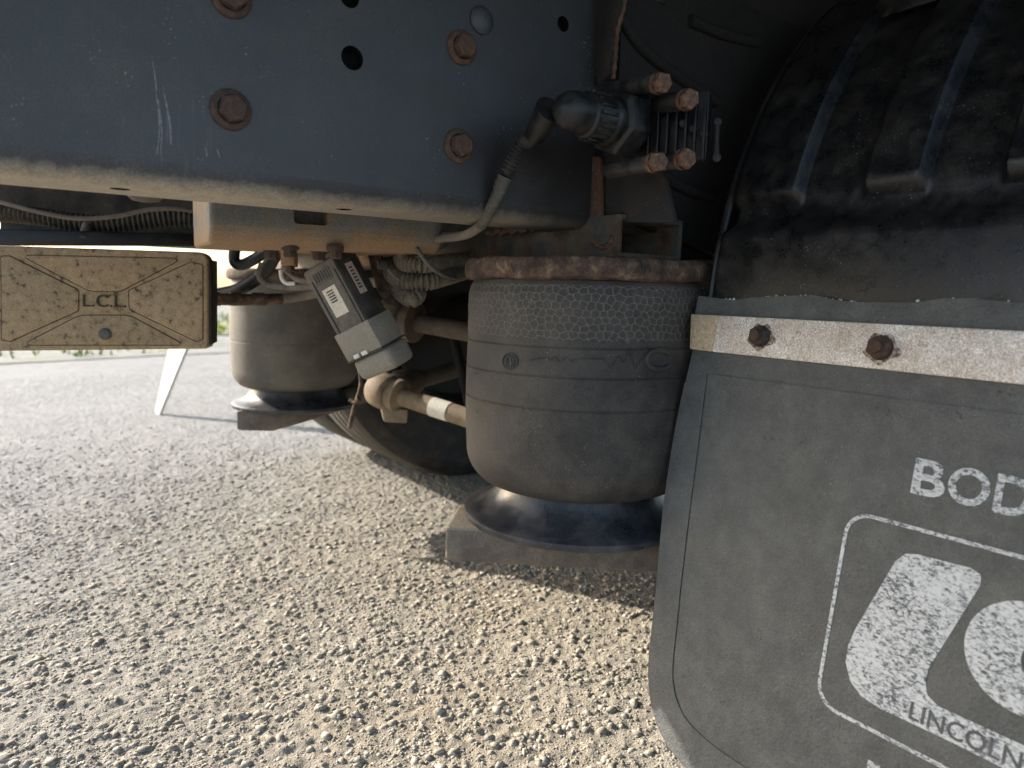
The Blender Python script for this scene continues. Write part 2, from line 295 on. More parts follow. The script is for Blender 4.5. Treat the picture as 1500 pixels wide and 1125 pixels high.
# ================================================================== ground
def vnoise(x, y, cell, seed):
    g = np.random.default_rng(seed).random((256, 256)); fx, fy = x/cell, y/cell; ix, iy = np.floor(fx).astype(int), np.floor(fy).astype(int); tx, ty = fx-ix, fy-iy
    tx = tx*tx*(3-2*tx); ty = ty*ty*(3-2*ty); a = lambda i, j: g[(ix+i) % 256, (iy+j) % 256]
    return (a(0, 0)*(1-tx)+a(1, 0)*tx)*(1-ty)+(a(0, 1)*(1-tx)+a(1, 1)*tx)*ty - .5
def voronoi(x, y, cell, seed):
    g = np.random.default_rng(seed); jx, jy = g.random((128, 128)), g.random((128, 128)); fx, fy = x/cell, y/cell; ix, iy = np.floor(fx).astype(int), np.floor(fy).astype(int)
    d1 = np.full(x.shape, 9.); d2 = d1.copy(); idv = np.zeros(x.shape)
    for i in (-1, 0, 1):
        for j in (-1, 0, 1):
            a, b = (ix+i) % 128, (iy+j) % 128; d = np.hypot(ix+i+.1+.8*jx[a, b]-fx, iy+j+.1+.8*jy[a, b]-fy)
            n = d < d1; d2 = np.where(n, d1, np.minimum(d2, d)); idv = np.where(n, jx[b, a], idv); d1 = np.where(n, d, d1)
    return d1, d2, idv
def hgt(x, y):
    d1, d2, i = voronoi(x+.01*vnoise(x, y, .02, 5), y, .016, 3)
    e1, e2, i2 = voronoi(x, y, .0085, 9)
    pat = np.clip(.55+1.6*vnoise(x, y, .11, 8)+1.2*vnoise(x, y, .04, 12), 0, 1)
    s = .0034*(i > .5)*np.clip(.55-d1, 0, 1)*(0.4+i)*pat + .0040*np.clip(.6-e1, 0, 1)*i2*(.3+.7*pat)
    return s + .008*vnoise(x, y, .35, 1) + .0025*vnoise(x, y, .08, 2) + .0026*vnoise(x, y, .014, 4) + .0028*vnoise(x, y, .0072, 6)
GX0, GX1, GY0, GY1, GS = -.25, 1.45, -.32, 3.1, .0037
xs, ys = np.arange(GX0, GX1, GS), np.r_[np.arange(GY0, 1.5, GS), 1.5+np.cumsum(np.linspace(GS, .018, 260))]; GY1 = ys[-1]; nx, ny = len(xs), len(ys)
XX, YY = np.meshgrid(xs, ys, indexing='ij')
edge = np.minimum(np.minimum(XX-GX0, GX1-XX), np.minimum(YY-GY0, GY1-YY)); edge = np.clip(edge/.12, 0, 1)
ZZ = hgt(XX, YY) - .012*(1-edge)
me = bpy.data.meshes.new('ground'); verts = np.stack([XX, YY, ZZ], -1).reshape(-1, 3)
ii = (np.arange(nx-1)[:, None]*ny+np.arange(ny-1)[None]).ravel(); quads = np.stack([ii, ii+ny, ii+ny+1, ii+1], -1)
me.vertices.add(len(verts)); me.vertices.foreach_set('co', verts.ravel()); me.loops.add(quads.size); me.loops.foreach_set('vertex_index', quads.ravel().astype(np.int32))
me.polygons.add(len(quads)); me.polygons.foreach_set('loop_start', np.arange(0, quads.size, 4, dtype=np.int32)); me.polygons.foreach_set('use_smooth', np.ones(len(quads), bool)); me.update()
M['ground'] = mat('compacted_gravel', [(.28, (.21, .172, .124)), (.5, (.325, .276, .205)), (.72, (.42, .368, .288))], 60, 10, .95, .03, bump=1.0, bscale=330, bdist=.003, dust=(.36, .34, .30), dust_amt=.35, dscale=2.2, spec=.2)
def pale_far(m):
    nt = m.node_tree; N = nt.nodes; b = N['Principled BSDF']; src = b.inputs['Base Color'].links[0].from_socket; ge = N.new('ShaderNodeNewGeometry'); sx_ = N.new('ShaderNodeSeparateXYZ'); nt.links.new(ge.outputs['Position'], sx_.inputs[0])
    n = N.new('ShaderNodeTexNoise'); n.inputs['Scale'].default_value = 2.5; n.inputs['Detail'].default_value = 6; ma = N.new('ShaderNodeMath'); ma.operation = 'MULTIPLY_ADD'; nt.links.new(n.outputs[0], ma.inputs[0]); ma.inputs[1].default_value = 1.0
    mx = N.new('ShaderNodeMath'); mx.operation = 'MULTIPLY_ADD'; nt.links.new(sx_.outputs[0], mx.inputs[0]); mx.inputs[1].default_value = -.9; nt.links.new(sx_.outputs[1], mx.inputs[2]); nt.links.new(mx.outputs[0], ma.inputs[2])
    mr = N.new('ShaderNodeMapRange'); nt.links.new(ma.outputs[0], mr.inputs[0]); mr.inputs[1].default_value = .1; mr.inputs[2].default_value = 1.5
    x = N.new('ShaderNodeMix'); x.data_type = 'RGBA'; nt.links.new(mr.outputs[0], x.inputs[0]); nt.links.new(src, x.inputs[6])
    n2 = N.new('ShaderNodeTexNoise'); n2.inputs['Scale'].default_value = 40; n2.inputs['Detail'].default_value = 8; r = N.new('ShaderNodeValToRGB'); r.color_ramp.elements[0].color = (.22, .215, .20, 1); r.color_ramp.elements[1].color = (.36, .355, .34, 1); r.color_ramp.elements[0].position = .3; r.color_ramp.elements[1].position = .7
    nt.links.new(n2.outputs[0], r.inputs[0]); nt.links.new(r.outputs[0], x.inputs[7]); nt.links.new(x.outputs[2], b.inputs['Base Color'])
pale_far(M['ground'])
tag(link('gravel_ground', me, M['ground']), 'stony compacted gravel ground under the vehicle', None, None, 'structure')
M['road'] = mat('pale_road', [(.3, (.20, .195, .185)), (.5, (.27, .265, .255)), (.72, (.34, .335, .325))], 22, 10, .95, .03, bump=.8, bscale=60, dust=(.34, .335, .32), dust_amt=.3, dscale=1.4, spec=.2, bdist=.01)
mb = MB(); mb.add([(-200, -200, -.016), (200, -200, -.016), (200, 300, -.016), (-200, 300, -.016)], [(0, 1, 2, 3)])
tag(mb.build('ground', M['road']), None, None, None, 'structure')
M['verge'] = mat('verge_soil', [(.35, (.17, .185, .10)), (.45, (.21, .21, .17)), (.6, (.27, .265, .25))], 2.2, 8, .95, bump=.8, bscale=30, bdist=.02)
nv = MB(); pv = []
for i in range(61):
    x = -25+i; pv.append((x, 5.25+.25*x*.1+.35*math.sin(x*1.3)+.2*math.sin(x*3.7), -.010))
for i in range(61): pv.append((-25+i, 40, -.010))
nv.add(pv, [(i, i+1, 62+i, 61+i) for i in range(60)]); tag(nv.build('verge', M['verge']), None, None, None, 'structure')

# loose stones: nobody could count them
ico = [(0, 0, 1)]+[(.894*math.cos(k*1.2566), .894*math.sin(k*1.2566), .447) for k in range(5)]+[(.894*math.cos(k*1.2566+.628), .894*math.sin(k*1.2566+.628), -.447) for k in range(5)]+[(0, 0, -1)]
ico = np.array(ico); icf = [(0, 1+k, 1+(k+1) % 5) for k in range(5)]+[(1+k, 6+k, 1+(k+1) % 5) for k in range(5)]+[(6+k, 6+(k+1) % 5, 1+(k+1) % 5) for k in range(5)]+[(11, 6+(k+1) % 5, 6+k) for k in range(5)]; icf = np.array(icf)
NS = 72000
sx = rng.uniform(-.15, 1.25, NS*3); sy = rng.uniform(-.22, 2.4, NS*3); dd = np.hypot(sx, sy+.63); keep = rng.random(NS*3) < np.clip(1.25-.42*dd, .05, 1)*np.clip(.75+.9*vnoise(sx, sy, .13, 21)+.7*vnoise(sx, sy, .05, 22), .3, 1); sx, sy = sx[keep][:NS], sy[keep][:NS]; n = len(sx)
rad = .0012+.0055*rng.random(n)**13.0+.0014*rng.random(n)**2
vv = ico[None]*(1+.6*(rng.random((n, 12, 1))-.5)); vv = vv*np.stack([rng.uniform(.8, 1.5, n), rng.uniform(.7, 1.1, n), rng.uniform(.4, .7, n)], -1)[:, None]
an = rng.uniform(0, 6.28, n); ca, sa = np.cos(an)[:, None], np.sin(an)[:, None]; vv = np.stack([vv[..., 0]*ca-vv[..., 1]*sa, vv[..., 0]*sa+vv[..., 1]*ca, vv[..., 2]], -1)*rad[:, None, None]
vv += np.stack([sx, sy, hgt(sx, sy)-rad*.05], -1)[:, None]
tri = (icf[None]+12*np.arange(n)[:, None, None]).reshape(-1, 3)
me = bpy.data.meshes.new('loose_stones'); me.vertices.add(n*12); me.vertices.foreach_set('co', vv.reshape(-1)); me.loops.add(tri.size); me.loops.foreach_set('vertex_index', tri.ravel().astype(np.int32))
me.polygons.add(len(tri)); me.polygons.foreach_set('loop_start', np.arange(0, tri.size, 3, dtype=np.int32)); me.update()
M['stone'] = mat('grey_stone', [(.32, (.165, .15, .13)), (.5, (.31, .276, .22)), (.68, (.47, .437, .38))], 110, 2, .9, bump=.3, bscale=600, spec=.25)
tag(link('loose_stones', me, M['stone']), 'loose grey stones scattered over the gravel ground', 'stones', None, 'stuff')

# grass on the verge
gv, gf = [], []
for _ in range(6000):
    x = random.uniform(-6, 14); y = random.uniform(5.6, 13)
    if math.sin(x*1.9+y*2.3)+math.sin(x*.7-y*3.1) < .9 and y < 8: continue
    h = random.uniform(.03, .10)*(1.6 if y > 8 else 1); a = random.uniform(0, 6.28); w = .012; dx, dy = math.cos(a)*w, math.sin(a)*w; lx, ly = random.uniform(-.04, .04), random.uniform(-.04, .04)
    k = len(gv); gv += [(x-dx, y-dy, -.012), (x+dx, y+dy, -.012), (x+lx, y+ly, h)]; gf.append((k, k+1, k+2))
M['grass'] = mat('sunlit_grass', [(.3, (.16, .22, .035)), (.7, (.30, .36, .06))], 1.5, 5, .7, bump=0)
mb = MB(); mb.v, mb.f = gv, gf; tag(mb.build('grass', M['grass'], smooth=False), 'patchy bright green grass on the verge beyond the vehicle', 'grass', None, 'stuff')

# ================================================================== truck body overhead
M['body'] = mat('dark_underbody', [(.3, (.014, .013, .013)), (.7, (.028, .025, .023))], 12, 6, .85, bump=.3)
tb = thing('truck_body', (.6, .5, 1.05), 'dark underside of the truck body overhead', 'truck body')
MB().aabb(-.20, 4.2, -.74, 1.76, 1.09, 1.75).build('floor', M['body'], tb, bevel=.01)
for x in (-.16, .55, 1.15, 1.75, 2.35, 2.95): MB().aabb(x-.035, x+.035, -.70, 1.72, .99, 1.0895).build('cross_bearer', M['body'], tb, bevel=.004)
for y in (.04, 1.0): MB().aabb(-.19, 4., y-.04, y+.04, .9065, .9895).build('longitudinal_bearer', M['body'], tb, bevel=.004)
MB().aabb(-.15, .013, .955, 1.05, .752, .9060).build('mounting_bracket', M['body'], tb, bevel=.004)  # added out of view to stop stray sun on flap and bellows

# ================================================================== chassis rails
def rail_profile(y0, sgn, z0, z1, t=.008, w=.075, r=.02):
    out = []; a = [k*math.pi/2/6 for k in range(7)]
    out += [(y0+sgn*w, z0)]+[(y0+sgn*(r-r*math.sin(k)), z0+r-r*math.cos(k)) for k in a]+[(y0+sgn*(r-r*math.cos(k)), z1-r+r*math.sin(k)) for k in a]+[(y0+sgn*w, z1)]
    ri = r-t
    out += [(y0+sgn*w, z1-t)]+[(y0+sgn*(r-ri*math.cos(k)), z1-r+ri*math.sin(k)) for k in reversed(a)]+[(y0+sgn*(r-ri*math.sin(k)), z0+r-ri*math.cos(k)) for k in reversed(a)]+[(y0+sgn*w, z0+t)]
    return out
M['void'] = mat('oily_black', [(.3, (.004, .004, .004)), (.7, (.008, .008, .008))], 60, 3, .9, bump=0, spec=.1)  # black that paints the shade inside the rail holes
def make_rail(parent, y0, sgn, x0, x1, m, holes=()):
    mb = MB().prism([(x0, y, z) for y, z in rail_profile(y0, sgn, .625, .905)], (x1-x0, 0, 0)); o = mb.build('channel', m, parent)
    if holes: boolean_cut(o, [MB().cyl(np.asarray(p)-np.asarray(a)*.012, np.asarray(p)+np.asarray(a)*.012, r, 24).build('cutter', None) for p, a, r in holes], M['void'])
    return o
rail = thing('chassis_rail', (.3, 0, .625), 'dark blue-grey steel chassis rail with rusty bolts and tan dust along its bottom edge', 'chassis rail')
hl = [(on(1, 0, 516, 85), (0, 1, 0), .0105), (on(1, 0, 825, 35), (0, 1, 0), .008), (on(1, 0, 512, -4), (0, 1, 0), .009)]
for x, y in ((188, 268), (528, 302)): q = on(2, .625, x, y); hl.append(((q[0], max(q[1], .034), .625), (0, 0, 1), .0075))
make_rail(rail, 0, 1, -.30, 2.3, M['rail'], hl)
MB().aabb(-.28, .9, .0125, .0165, .66, .885).build('inner_liner', M['void'], rail)  # added black sheet so the holes look dark inside
def hex_bolt_mesh(name, rw, tw, rh, th, recess=False):
    mb = MB(); mb.lathe((0, 0, 0), (0, 0, 1), [(0, -.004), (rw, -.004), (rw, tw*.55), (rw*.95, tw*.8), (rh*1.02, tw)], 28)
    def ring(r, z): return [(r*math.cos(k*math.pi/3), r*math.sin(k*math.pi/3), z) for k in range(6)]
    R = ring(rh, tw-.001)+ring(rh, tw+th*.82)+ring(rh*.86, tw+th)
    mb.add(R, [(k, (k+1) % 6, 6+(k+1) % 6, 6+k) for k in range(6)]+[(6+k, 6+(k+1) % 6, 12+(k+1) % 6, 12+k) for k in range(6)]+[tuple(range(12, 18))])
    o = mb.build(name, M['bolt']); me = o.data; bpy.data.objects.remove(o); return me
def vary(m):
    nt = m.node_tree; N = nt.nodes; b = N['Principled BSDF']; src = b.inputs['Base Color'].links[0].from_socket; oi = N.new('ShaderNodeObjectInfo'); h = N.new('ShaderNodeHueSaturation'); nt.links.new(src, h.inputs['Color'])
    for sock, lo, hi in (('Value', .65, 1.25), ('Saturation', .7, 1.15)):
        r = N.new('ShaderNodeMapRange'); nt.links.new(oi.outputs['Random'], r.inputs[0]); r.inputs[3].default_value = lo; r.inputs[4].default_value = hi; nt.links.new(r.outputs[0], h.inputs[sock])
    nt.links.new(h.outputs[0], b.inputs['Base Color'])
vary(M['bolt'])
ME_bolt = hex_bolt_mesh('bolt', .0165, .004, .0115, .0085)
for i, (x, y) in enumerate(((338, 161), (338, -4), (676, 70), (671, 214))):
    p = on(1, 0, x, y); place('bolt', ME_bolt, M['bolt'], rail, p, (0, -1, 0), .3+.4*i, 1. if i < 2 else 1.0)
mb = MB().lathe(on(1, 0, 705, 30), (0, -1, 0), [(.0135, -.002), (.0135, .002), (.011, .0045), (.006, .006), (0, .0063)], 24); mb.build('rivet', M['bolt_dark'], rail)
M['scratch'] = mat('bare_scratch', [(.4, (.10, .10, .105)), (.55, (.20, .195, .20)), (.7, (.30, .29, .29))], 260, 6, .6, bump=0)
for pts, w0, w1 in (([(222, 82), (226, 105), (230, 140), (233, 170), (233, 200), (229, 228)], .0001, .0006), ([(239, 125), (243, 150), (248, 175), (250, 200), (250, 212)], .0001, .0008), ([(229, 130), (234, 160), (237, 195), (235, 225)], .0001, .0004), ([(300, 215), (304, 230)], .0002, .0006), ([(318, 218), (322, 232)], .0002, .0005)):
    q = spline([on(1, -.0001, x, y) for x, y in pts], 8); m_ = MB(); n_ = len(q)
    m_.add([q[i]+V3(sg*(w0+(w1-w0)*math.sin(math.pi*min(1, i/(n_-1)*.9))), 0, 0) for i in range(n_) for sg in (-1, 1)], [(2*i, 2*i+1, 2*i+3, 2*i+2) for i in range(n_-1)]); m_.build('scratch', M['scratch'], rail)
far = thing('chassis_rail', (.6, 1.04, .625), 'dark far-side chassis rail in the shade behind the corrugated conduit', 'chassis rail')
make_rail(far, 1.04, -1, .015, 2.3, M['rail_far'])

# ================================================================== cross tube on top of the air springs
tube = thing('cross_tube', (.61, .4, .592), 'weathered grey-green cross tube with a hollow rusty open end above the near air spring', 'cross tube')
def rect_tube(y0, y1, x0, x1, z0, z1, t):
    mb = MB(); o = [(x0, z0), (x1, z0), (x1, z1), (x0, z1)]; i = [(x0+t, z0+t), (x1-t, z0+t), (x1-t, z1-t), (x0+t, z1-t)]
    vs = [(x, y, z) for y in (y0, y1) for x, z in o+i]
    fs = [(k, (k+1) % 4, 4+(k+1) % 4, 4+k) for k in range(4)]+[(8+k, 12+k, 12+(k+1) % 4, 8+(k+1) % 4) for k in range(4)]
    fs += [(k, 8+k, 8+(k+1) % 4, (k+1) % 4) for k in range(4)]+[(4+k, 4+(k+1) % 4, 12+(k+1) % 4, 12+k) for k in range(4)]
    return mb.add(vs, fs)
rect_tube(-.05, 1.22, .563, .668, .5905, .6385, .006).build('tube', M['tube_paint'], tube, bevel=.0025)
# weld lines and flaking edge where the tube meets the rail
w = []
for k in range(40):
    t = k/39; p = P(905-t*190, 321+t*22+3*math.sin(k*2.1), .80+t*.155); w.append(p)
MB().tube([p-V3(.003, 0, 0) for p in w], [.003+.0016*abs(math.sin(k*3.3)) for k in range(40)], 8).build('weld_bead', M['weld'], tube)

# ================================================================== air springs
def bellows_mesh(c, R, zt, zb, fine, seg):
    """rubber bellows: turned profile with seams; the upper band carries a raised honeycomb net."""
    prof = []
    def add(r, z): prof.append((r, z))
    H = zt-zb
    n0 = 30 if fine else 5
    for k in range(n0): t_ = k/(n0-1); add(R*(.955+.045*math.sin(t_*math.pi/2)), zt-.022*t_)
    z1 = zt-.070; nb = 62 if fine else 8
    for k in range(1, nb+1): add(R, zt-.022-(.048)*k/nb)
    seams = [z1-.004, z1-.037, z1-.074]
    zz = z1
    zend = zb+.046
    m = 230 if fine else 60
    for k in range(1, m+1):
        z = z1+(zend-z1)*k/m; g = sum((-.0013*math.exp(-((z-s)/.0007)**2)+.0004*math.exp(-((z-s+.0022)/.0012)**2)) for s in seams); bulge = .002*math.sin((z1-z)/(z1-zend)*math.pi)
        add(R+g+bulge, z)
    for k in range(1, 13):
        a = k/12*math.pi*.55; add(R-.040+.040*math.cos(a), zend-.046*math.sin(min(a, math.pi/2)))
    add(R-.060, zb+.006); add(R-.085, zb+.014)
    prof = np.array(prof); m = len(prof)
    th = np.arange(seg)*2*math.pi/seg; TH, RR = np.meshgrid(th, prof[:, 0]); _, Z = np.meshgrid(th, prof[:, 1]); rid = np.zeros_like(Z)
    if fine:
        arc = TH*R; nper = int(round(2*math.pi*R/.0094)); cell = 2*math.pi*R/nper
        g = np.random.default_rng(11); jx, jy = g.random((256, 64)), g.random((256, 64)); fx, fy = arc/cell, (zt-Z)/(cell*.85); ix, iy = np.floor(fx).astype(int), np.floor(fy).astype(int)
        d1 = np.full(fx.shape, 9.); d2 = d1.copy()
        for i in (-1, 0, 1):
            for j in (-1, 0, 1):
                a, b = (ix+i) % nper, (iy+j) % 64; off = .5*((iy+j) % 2)
                d = np.hypot(ix+i+.12+.55*jx[a % 256, b]+off-.25-fx, iy+j+.18+.6*jy[a % 256, b]-fy); n_ = d < d1
                d2 = np.where(n_, d1, np.minimum(d2, d)); d1 = np.where(n_, d, d1)
        band = ((Z < zt-.006) & (Z > z1+.004)).astype(float)
        rid = np.clip(1-(d2-d1)/.16, 0, 1)*band
        RR = RR + .0011*rid - .0005*band
    vs = np.stack([c[0]+RR*np.cos(TH), c[1]+RR*np.sin(TH), Z], -1).reshape(-1, 3)
    I = np.arange(m-1)[:, None]*seg; K = np.arange(seg)[None]; q = np.stack([I+K, I+seg+K, I+seg+(K+1) % seg, I+(K+1) % seg], -1).reshape(-1, 4)
    me = bpy.data.meshes.new('bellows'); me.vertices.add(len(vs)); me.vertices.foreach_set('co', vs.ravel()); me.loops.add(q.size); me.loops.foreach_set('vertex_index', q.ravel().astype(np.int32))
    me.polygons.add(len(q)); me.polygons.foreach_set('loop_start', np.arange(0, q.size, 4, dtype=np.int32)); me.polygons.foreach_set('use_smooth', np.ones(len(q), bool)); me.update()
    at = me.attributes.new('ridge', 'FLOAT', 'POINT'); at.data.foreach_set('value', rid.ravel().astype(np.float32))
    return me
def rubber_with_ridges():
    m = M['rubber']; nt = m.node_tree; N = nt.nodes; b = N['Principled BSDF']; src = b.inputs['Base Color'].links[0].from_socket
    a = N.new('ShaderNodeAttribute'); a.attribute_name = 'ridge'; k = N.new('ShaderNodeMath'); k.operation = 'MULTIPLY'; k.inputs[1].default_value = .75; nt.links.new(a.outputs['Fac'], k.inputs[0])
    x = N.new('ShaderNodeMix'); x.data_type = 'RGBA'; nt.links.new(k.outputs[0], x.inputs[0]); nt.links.new(src, x.inputs[6]); x.inputs[7].default_value = (.20, .175, .14, 1); nt.links.new(x.outputs[2], b.inputs['Base Color'])
rubber_with_ridges()
BAG = V3(.617, .062, 0); RB = .1505
def air_spring(root, c, fine):
    seg = 760 if fine else 64
    zt, zb = .5645, .306
    link('bellows', bellows_mesh(c, RB, zt, zb, fine, seg), M['rubber' if fine else 'rubber_dusty'], root)
    pr = [(0, .5895), (RB+.001, .5895), (RB+.004, .587), (RB+.006, .583), (RB+.006, .572), (RB+.004, .567), (RB-.002, .5645), (0, .5645)]
    d = MB().lathe(c, (0, 0, 1), pr, 96)
    d.v = [(x+.0012*math.sin(37*x+91*z+50*y), y+.0012*math.sin(53*y+77*z+x*29), z+.0010*math.sin(x*61+y*83)) for x, y, z in d.v]
    d.build('top_plate', M['rust'], root)
    pd = [(.05, .335), (RB-.048, .335), (RB-.0465, .312), (RB-.042, .297), (RB-.035, .286), (RB-.024, .277), (RB-.010, .2715), (RB-.001, .270), (RB+.002, .2675), (RB+.0025, .263), (RB+.0005, .259), (RB-.006, .2572), (.03, .2568)]
    MB().lathe(c, (0, 0, 1), pd, 96).build('piston', M['pedestal'], root)
near = thing('air_spring', (BAG[0], BAG[1], .2655), 'large black rubber air spring with honeycomb band and rusty top plate, nearest the mud flap', 'air spring', 'air springs')
air_spring(near, BAG, True)
# moulded marks on the near bellows
def bagp(px, py, proud=0):     # point on the bellows under a pixel
    k = ray(px, py); o = CAM-V3(BAG[0], BAG[1], 0); R = RB+.0016; a = k[0]**2+k[1]**2; b = 2*(o[0]*k[0]+o[1]*k[1]); c = o[0]**2+o[1]**2-R*R; t = (-b-math.sqrt(max(0, b*b-4*a*c)))/(2*a)
    p = CAM+k*t; n = nrm(V3(p[0]-BAG[0], p[1]-BAG[1], 0)); return p+n*proud
pul = [(775, 527), (800, 524), (806, 529), (812, 522), (820, 531), (828, 523), (838, 530), (846, 525), (870, 526), (884, 526), (890, 534), (896, 538), (903, 524), (909, 523), (914, 532), (919, 517), (922, 512), (927, 530), (931, 541), (937, 528), (944, 527)]
MB().tube(spline([bagp(x, y) for x, y in pul], 5), .0006, 6).build('moulded_pulse_line', M['rubber'], near)
def ringpts(cx, cy, rx, ry, n=24): return [bagp(cx+rx*math.cos(k*6.2832/n), cy+ry*math.sin(k*6.2832/n)) for k in range(n+1)]
st = MB(); st.tube(ringpts(747, 529, 11, 12), .0007, 6, False); st.tube(ringpts(747, 529, 6, 7), .0006, 6, False)
for k in range(14):
    a = k*6.2832/14; st.tube([bagp(747+7.5*math.cos(a), 529+8*math.sin(a)), bagp(747+10*math.cos(a+.12), 529+11*math.sin(a+.12))], .0005, 5)
st.tube([bagp(744, 525), bagp(744, 533)], .0006, 5); st.tube([bagp(748, 525), bagp(750, 533)], .0006, 5); st.build('moulded_stamp', M['ink'], near)
fr = MB(); fr.tube([bagp(x, y) for x, y in ((945, 509), (975, 510), (1000, 511))], .0006, 6); fr.tube([bagp(945, 509), bagp(944, 555)], .0006, 6); fr.tube([bagp(x, y) for x, y in ((944, 555), (975, 556), (996, 556))], .0006, 6); fr.tube([bagp(x, y) for x, y in ((944, 543), (975, 543), (998, 543))], .0005, 6)
fr.build('moulded_frame', M['rubber'], near)
cpts = [bagp(966+19*math.cos(a), 527+14*math.sin(a)) for a in np.linspace(-.75, -5.53, 22)]
MB().tube(cpts, .0034, 8).build('moulded_letter', M['rubber'], near)
def bagmap(u, v, w): return bagp(947+u*50, 553-v*7, .0002+w)
text_mesh('CONTI', bagmap, .0008, .02).build('moulded_lettering', M['rubber'], near)
nubs = MB()
for x, y in ((697, 546), (788, 564), (846, 567), (903, 568), (955, 566), (757, 619), (862, 627), (972, 624), (699, 602)):
    nubs.tube([bagp(x-5, y), bagp(x, y+1), bagp(x+6, y)], [.0003, .0013, .0003], 6)
nubs.build('mould_nubs', M['rubber'], near)['kind'] = 'stuff'
FC = P(432, 430, 1.74); FC[2] = 0
farbag = thing('air_spring', (FC[0], FC[1], .2655), 'smaller-looking air spring on the far side with its left edge in sunlight', 'air spring', 'air springs')
air_spring(farbag, FC, False)

# ================================================================== spring beams under the air springs
a0 = P(652, 772, .885); beam_z1, beam_z0 = .2568, .213
dirv = V3(*(P(975, 836, .86)-P(652, 822, .885))); dirv[2] = 0; dirv = nrm(dirv); wid = V3(-dirv[1], dirv[0], 0)
b0 = V3(a0[0], a0[1], 0)
bm1 = MB().hexa([b0+V3(0, 0, beam_z0), b0+wid*.105+V3(0, 0, beam_z0), b0+wid*.105+V3(0, 0, beam_z1-.0005), b0+V3(0, 0, beam_z1-.0005)], [q+dirv*.55 for q in (b0+V3(0, 0, beam_z0), b0+wid*.105+V3(0, 0, beam_z0), b0+wid*.105+V3(0, 0, beam_z1-.0005), b0+V3(0, 0, beam_z1-.0005))])
tag(bm1.build('spring_beam', M['beam'], None, bevel=.005, seg=3), 'brown steel beam end carrying the nearest air spring above the gravel', 'beam', 'air spring beams')
# far trailing arm: block end, then a curved tapering leaf
up_ = [(345, 599), (400, 601), (440, 598), (490, 590), (535, 577), (572, 560)]; lo_ = [(345, 629), (400, 633), (445, 620), (490, 606), (535, 591), (572, 577)]; dp = [1.65, 1.65, 1.68, 1.74, 1.80, 1.86]
fb = MB(); fv = []
hw = P(345, 615, 1.65)-P(400, 616, 1.65)
for (ux, uy), (lx, ly), d in zip(up_[1:], lo_[1:], dp[1:]):
    a, b = P(ux, uy, d), P(lx, ly, d); fv += [a, b, b+hw, a+hw]
fb.add(fv, [(0, 1, 2, 3)]+[(4*i+k, 4*i+(k+1) % 4, 4*i+4+(k+1) % 4, 4*i+4+k) for i in range(4) for k in range(4)]+[(16, 17, 18, 19)])
tag(fb.build('spring_beam', M['beam'], None, bevel=.006, seg=3), 'curved brown arm with a square end under the far air spring', 'beam', 'air spring beams')

# ================================================================== bracket below the rail
br = thing('hanger_bracket', P(470, 350, .84), 'rust-stained steel hanger bracket with bolts below the chassis rail', 'bracket')
pa, pb = P(307, 325, .79), P(650, 330, .93); ax = nrm(V3(pb[0]-pa[0], pb[1]-pa[1], 0)); ay = V3(-ax[1], ax[0], 0); Lb = np.linalg.norm((pb-pa)[:2])
prof = [(.0, .05)]+[(.028-.028*math.cos(k), -.022-.0+.028-.028*math.sin(k)-.006) for k in np.linspace(0, math.pi/2, 7)]+[(.16, -.028), (.16, .05)]
zc = P(330, 357, .80)[2]+.028
pm = MB().prism([V3(pa[0], pa[1], zc)+ay*u_+V3(0, 0, v_) for u_, v_ in prof], ax*Lb)
ob = pm.build('bracket_body', M['rust_steel'], br, bevel=.006, seg=3, ang=50)
hole = MB().box(P(455, 316, .845), ax*.020, ay*.03, V3(0, 0, .0105)).build('cutter', None, bevel=.004); boolean_cut(ob, [hole])
ME_small = hex_bolt_mesh('bolt', .0105, .003, .0088, .0085)
for x, y, d in ((397, 356, .93), (425, 352, .86), (467, 352, .93), (491, 347, .87)): place('bolt', ME_small, M['bolt'], br, (*P(x, y, d)[:2], zc-.0275), (0, 0, -1), x)

# ================================================================== bracket plate and stiffener on the rail
bp = thing('spring_bracket', (.575, -.03, .66), 'dark rusted steel bracket plate welded upright to the rail above the hollow tube', 'bracket')
X0 = .572
pl = [on(0, X0, *q) for q in ((883, 352), (883, 128), (958, 108), (962, 215), (985, 318), (987, 326), (900, 326))]
MB().prism(pl, (.008, 0, 0)).build('plate', M['bracket'], bp, bevel=.0015)
ed = [on(0, X0-.002, *q) for q in ((868, 348), (873, 230), (884, 230), (886, 345))]
MB().prism(ed, (-.006, 0, 0)).build('edge_strip', M['weld'], bp, bevel=.001)
up1 = [on(0, X0+.004, *q) for q in ((876, -30), (920, -30), (916, 15), (907, 60), (904, 112), (886, 128), (878, 90))]
MB().prism(up1, (-.012, 0, 0)).build('stiffener', M['bracket'], bp, bevel=.002)
wp = [on(0, X0-.009, *q) for q in ((918, -20), (914, 12), (906, 38), (903, 62), (901, 90), (898, 118))]
q_, s_ = resample(spline(wp, 10), .003); MB().tube(q_, [.0022+.0009*math.sin(k*1.9) for k in range(len(q_))], 8).build('weld_bead', M['weld'], bp)
wp = [on(0, X0-.009, *q) for q in ((868, 352), (880, 362), (893, 358), (899, 342))]
q_, s_ = resample(spline(wp, 10), .003); MB().tube(q_, [.003+.001*math.sin(k*2.3) for k in range(len(q_))], 8).build('weld_bead', M['weld'], bp)
M['hanger'] = mat('oily_black_casting', [(.3, (.006, .0055, .005)), (.6, (.013, .011, .0095)), (.78, (.03, .02, .014))], 40, 9, .8, bump=.6, bscale=260, specks=.25)  # near-black, recess shade put into the colour
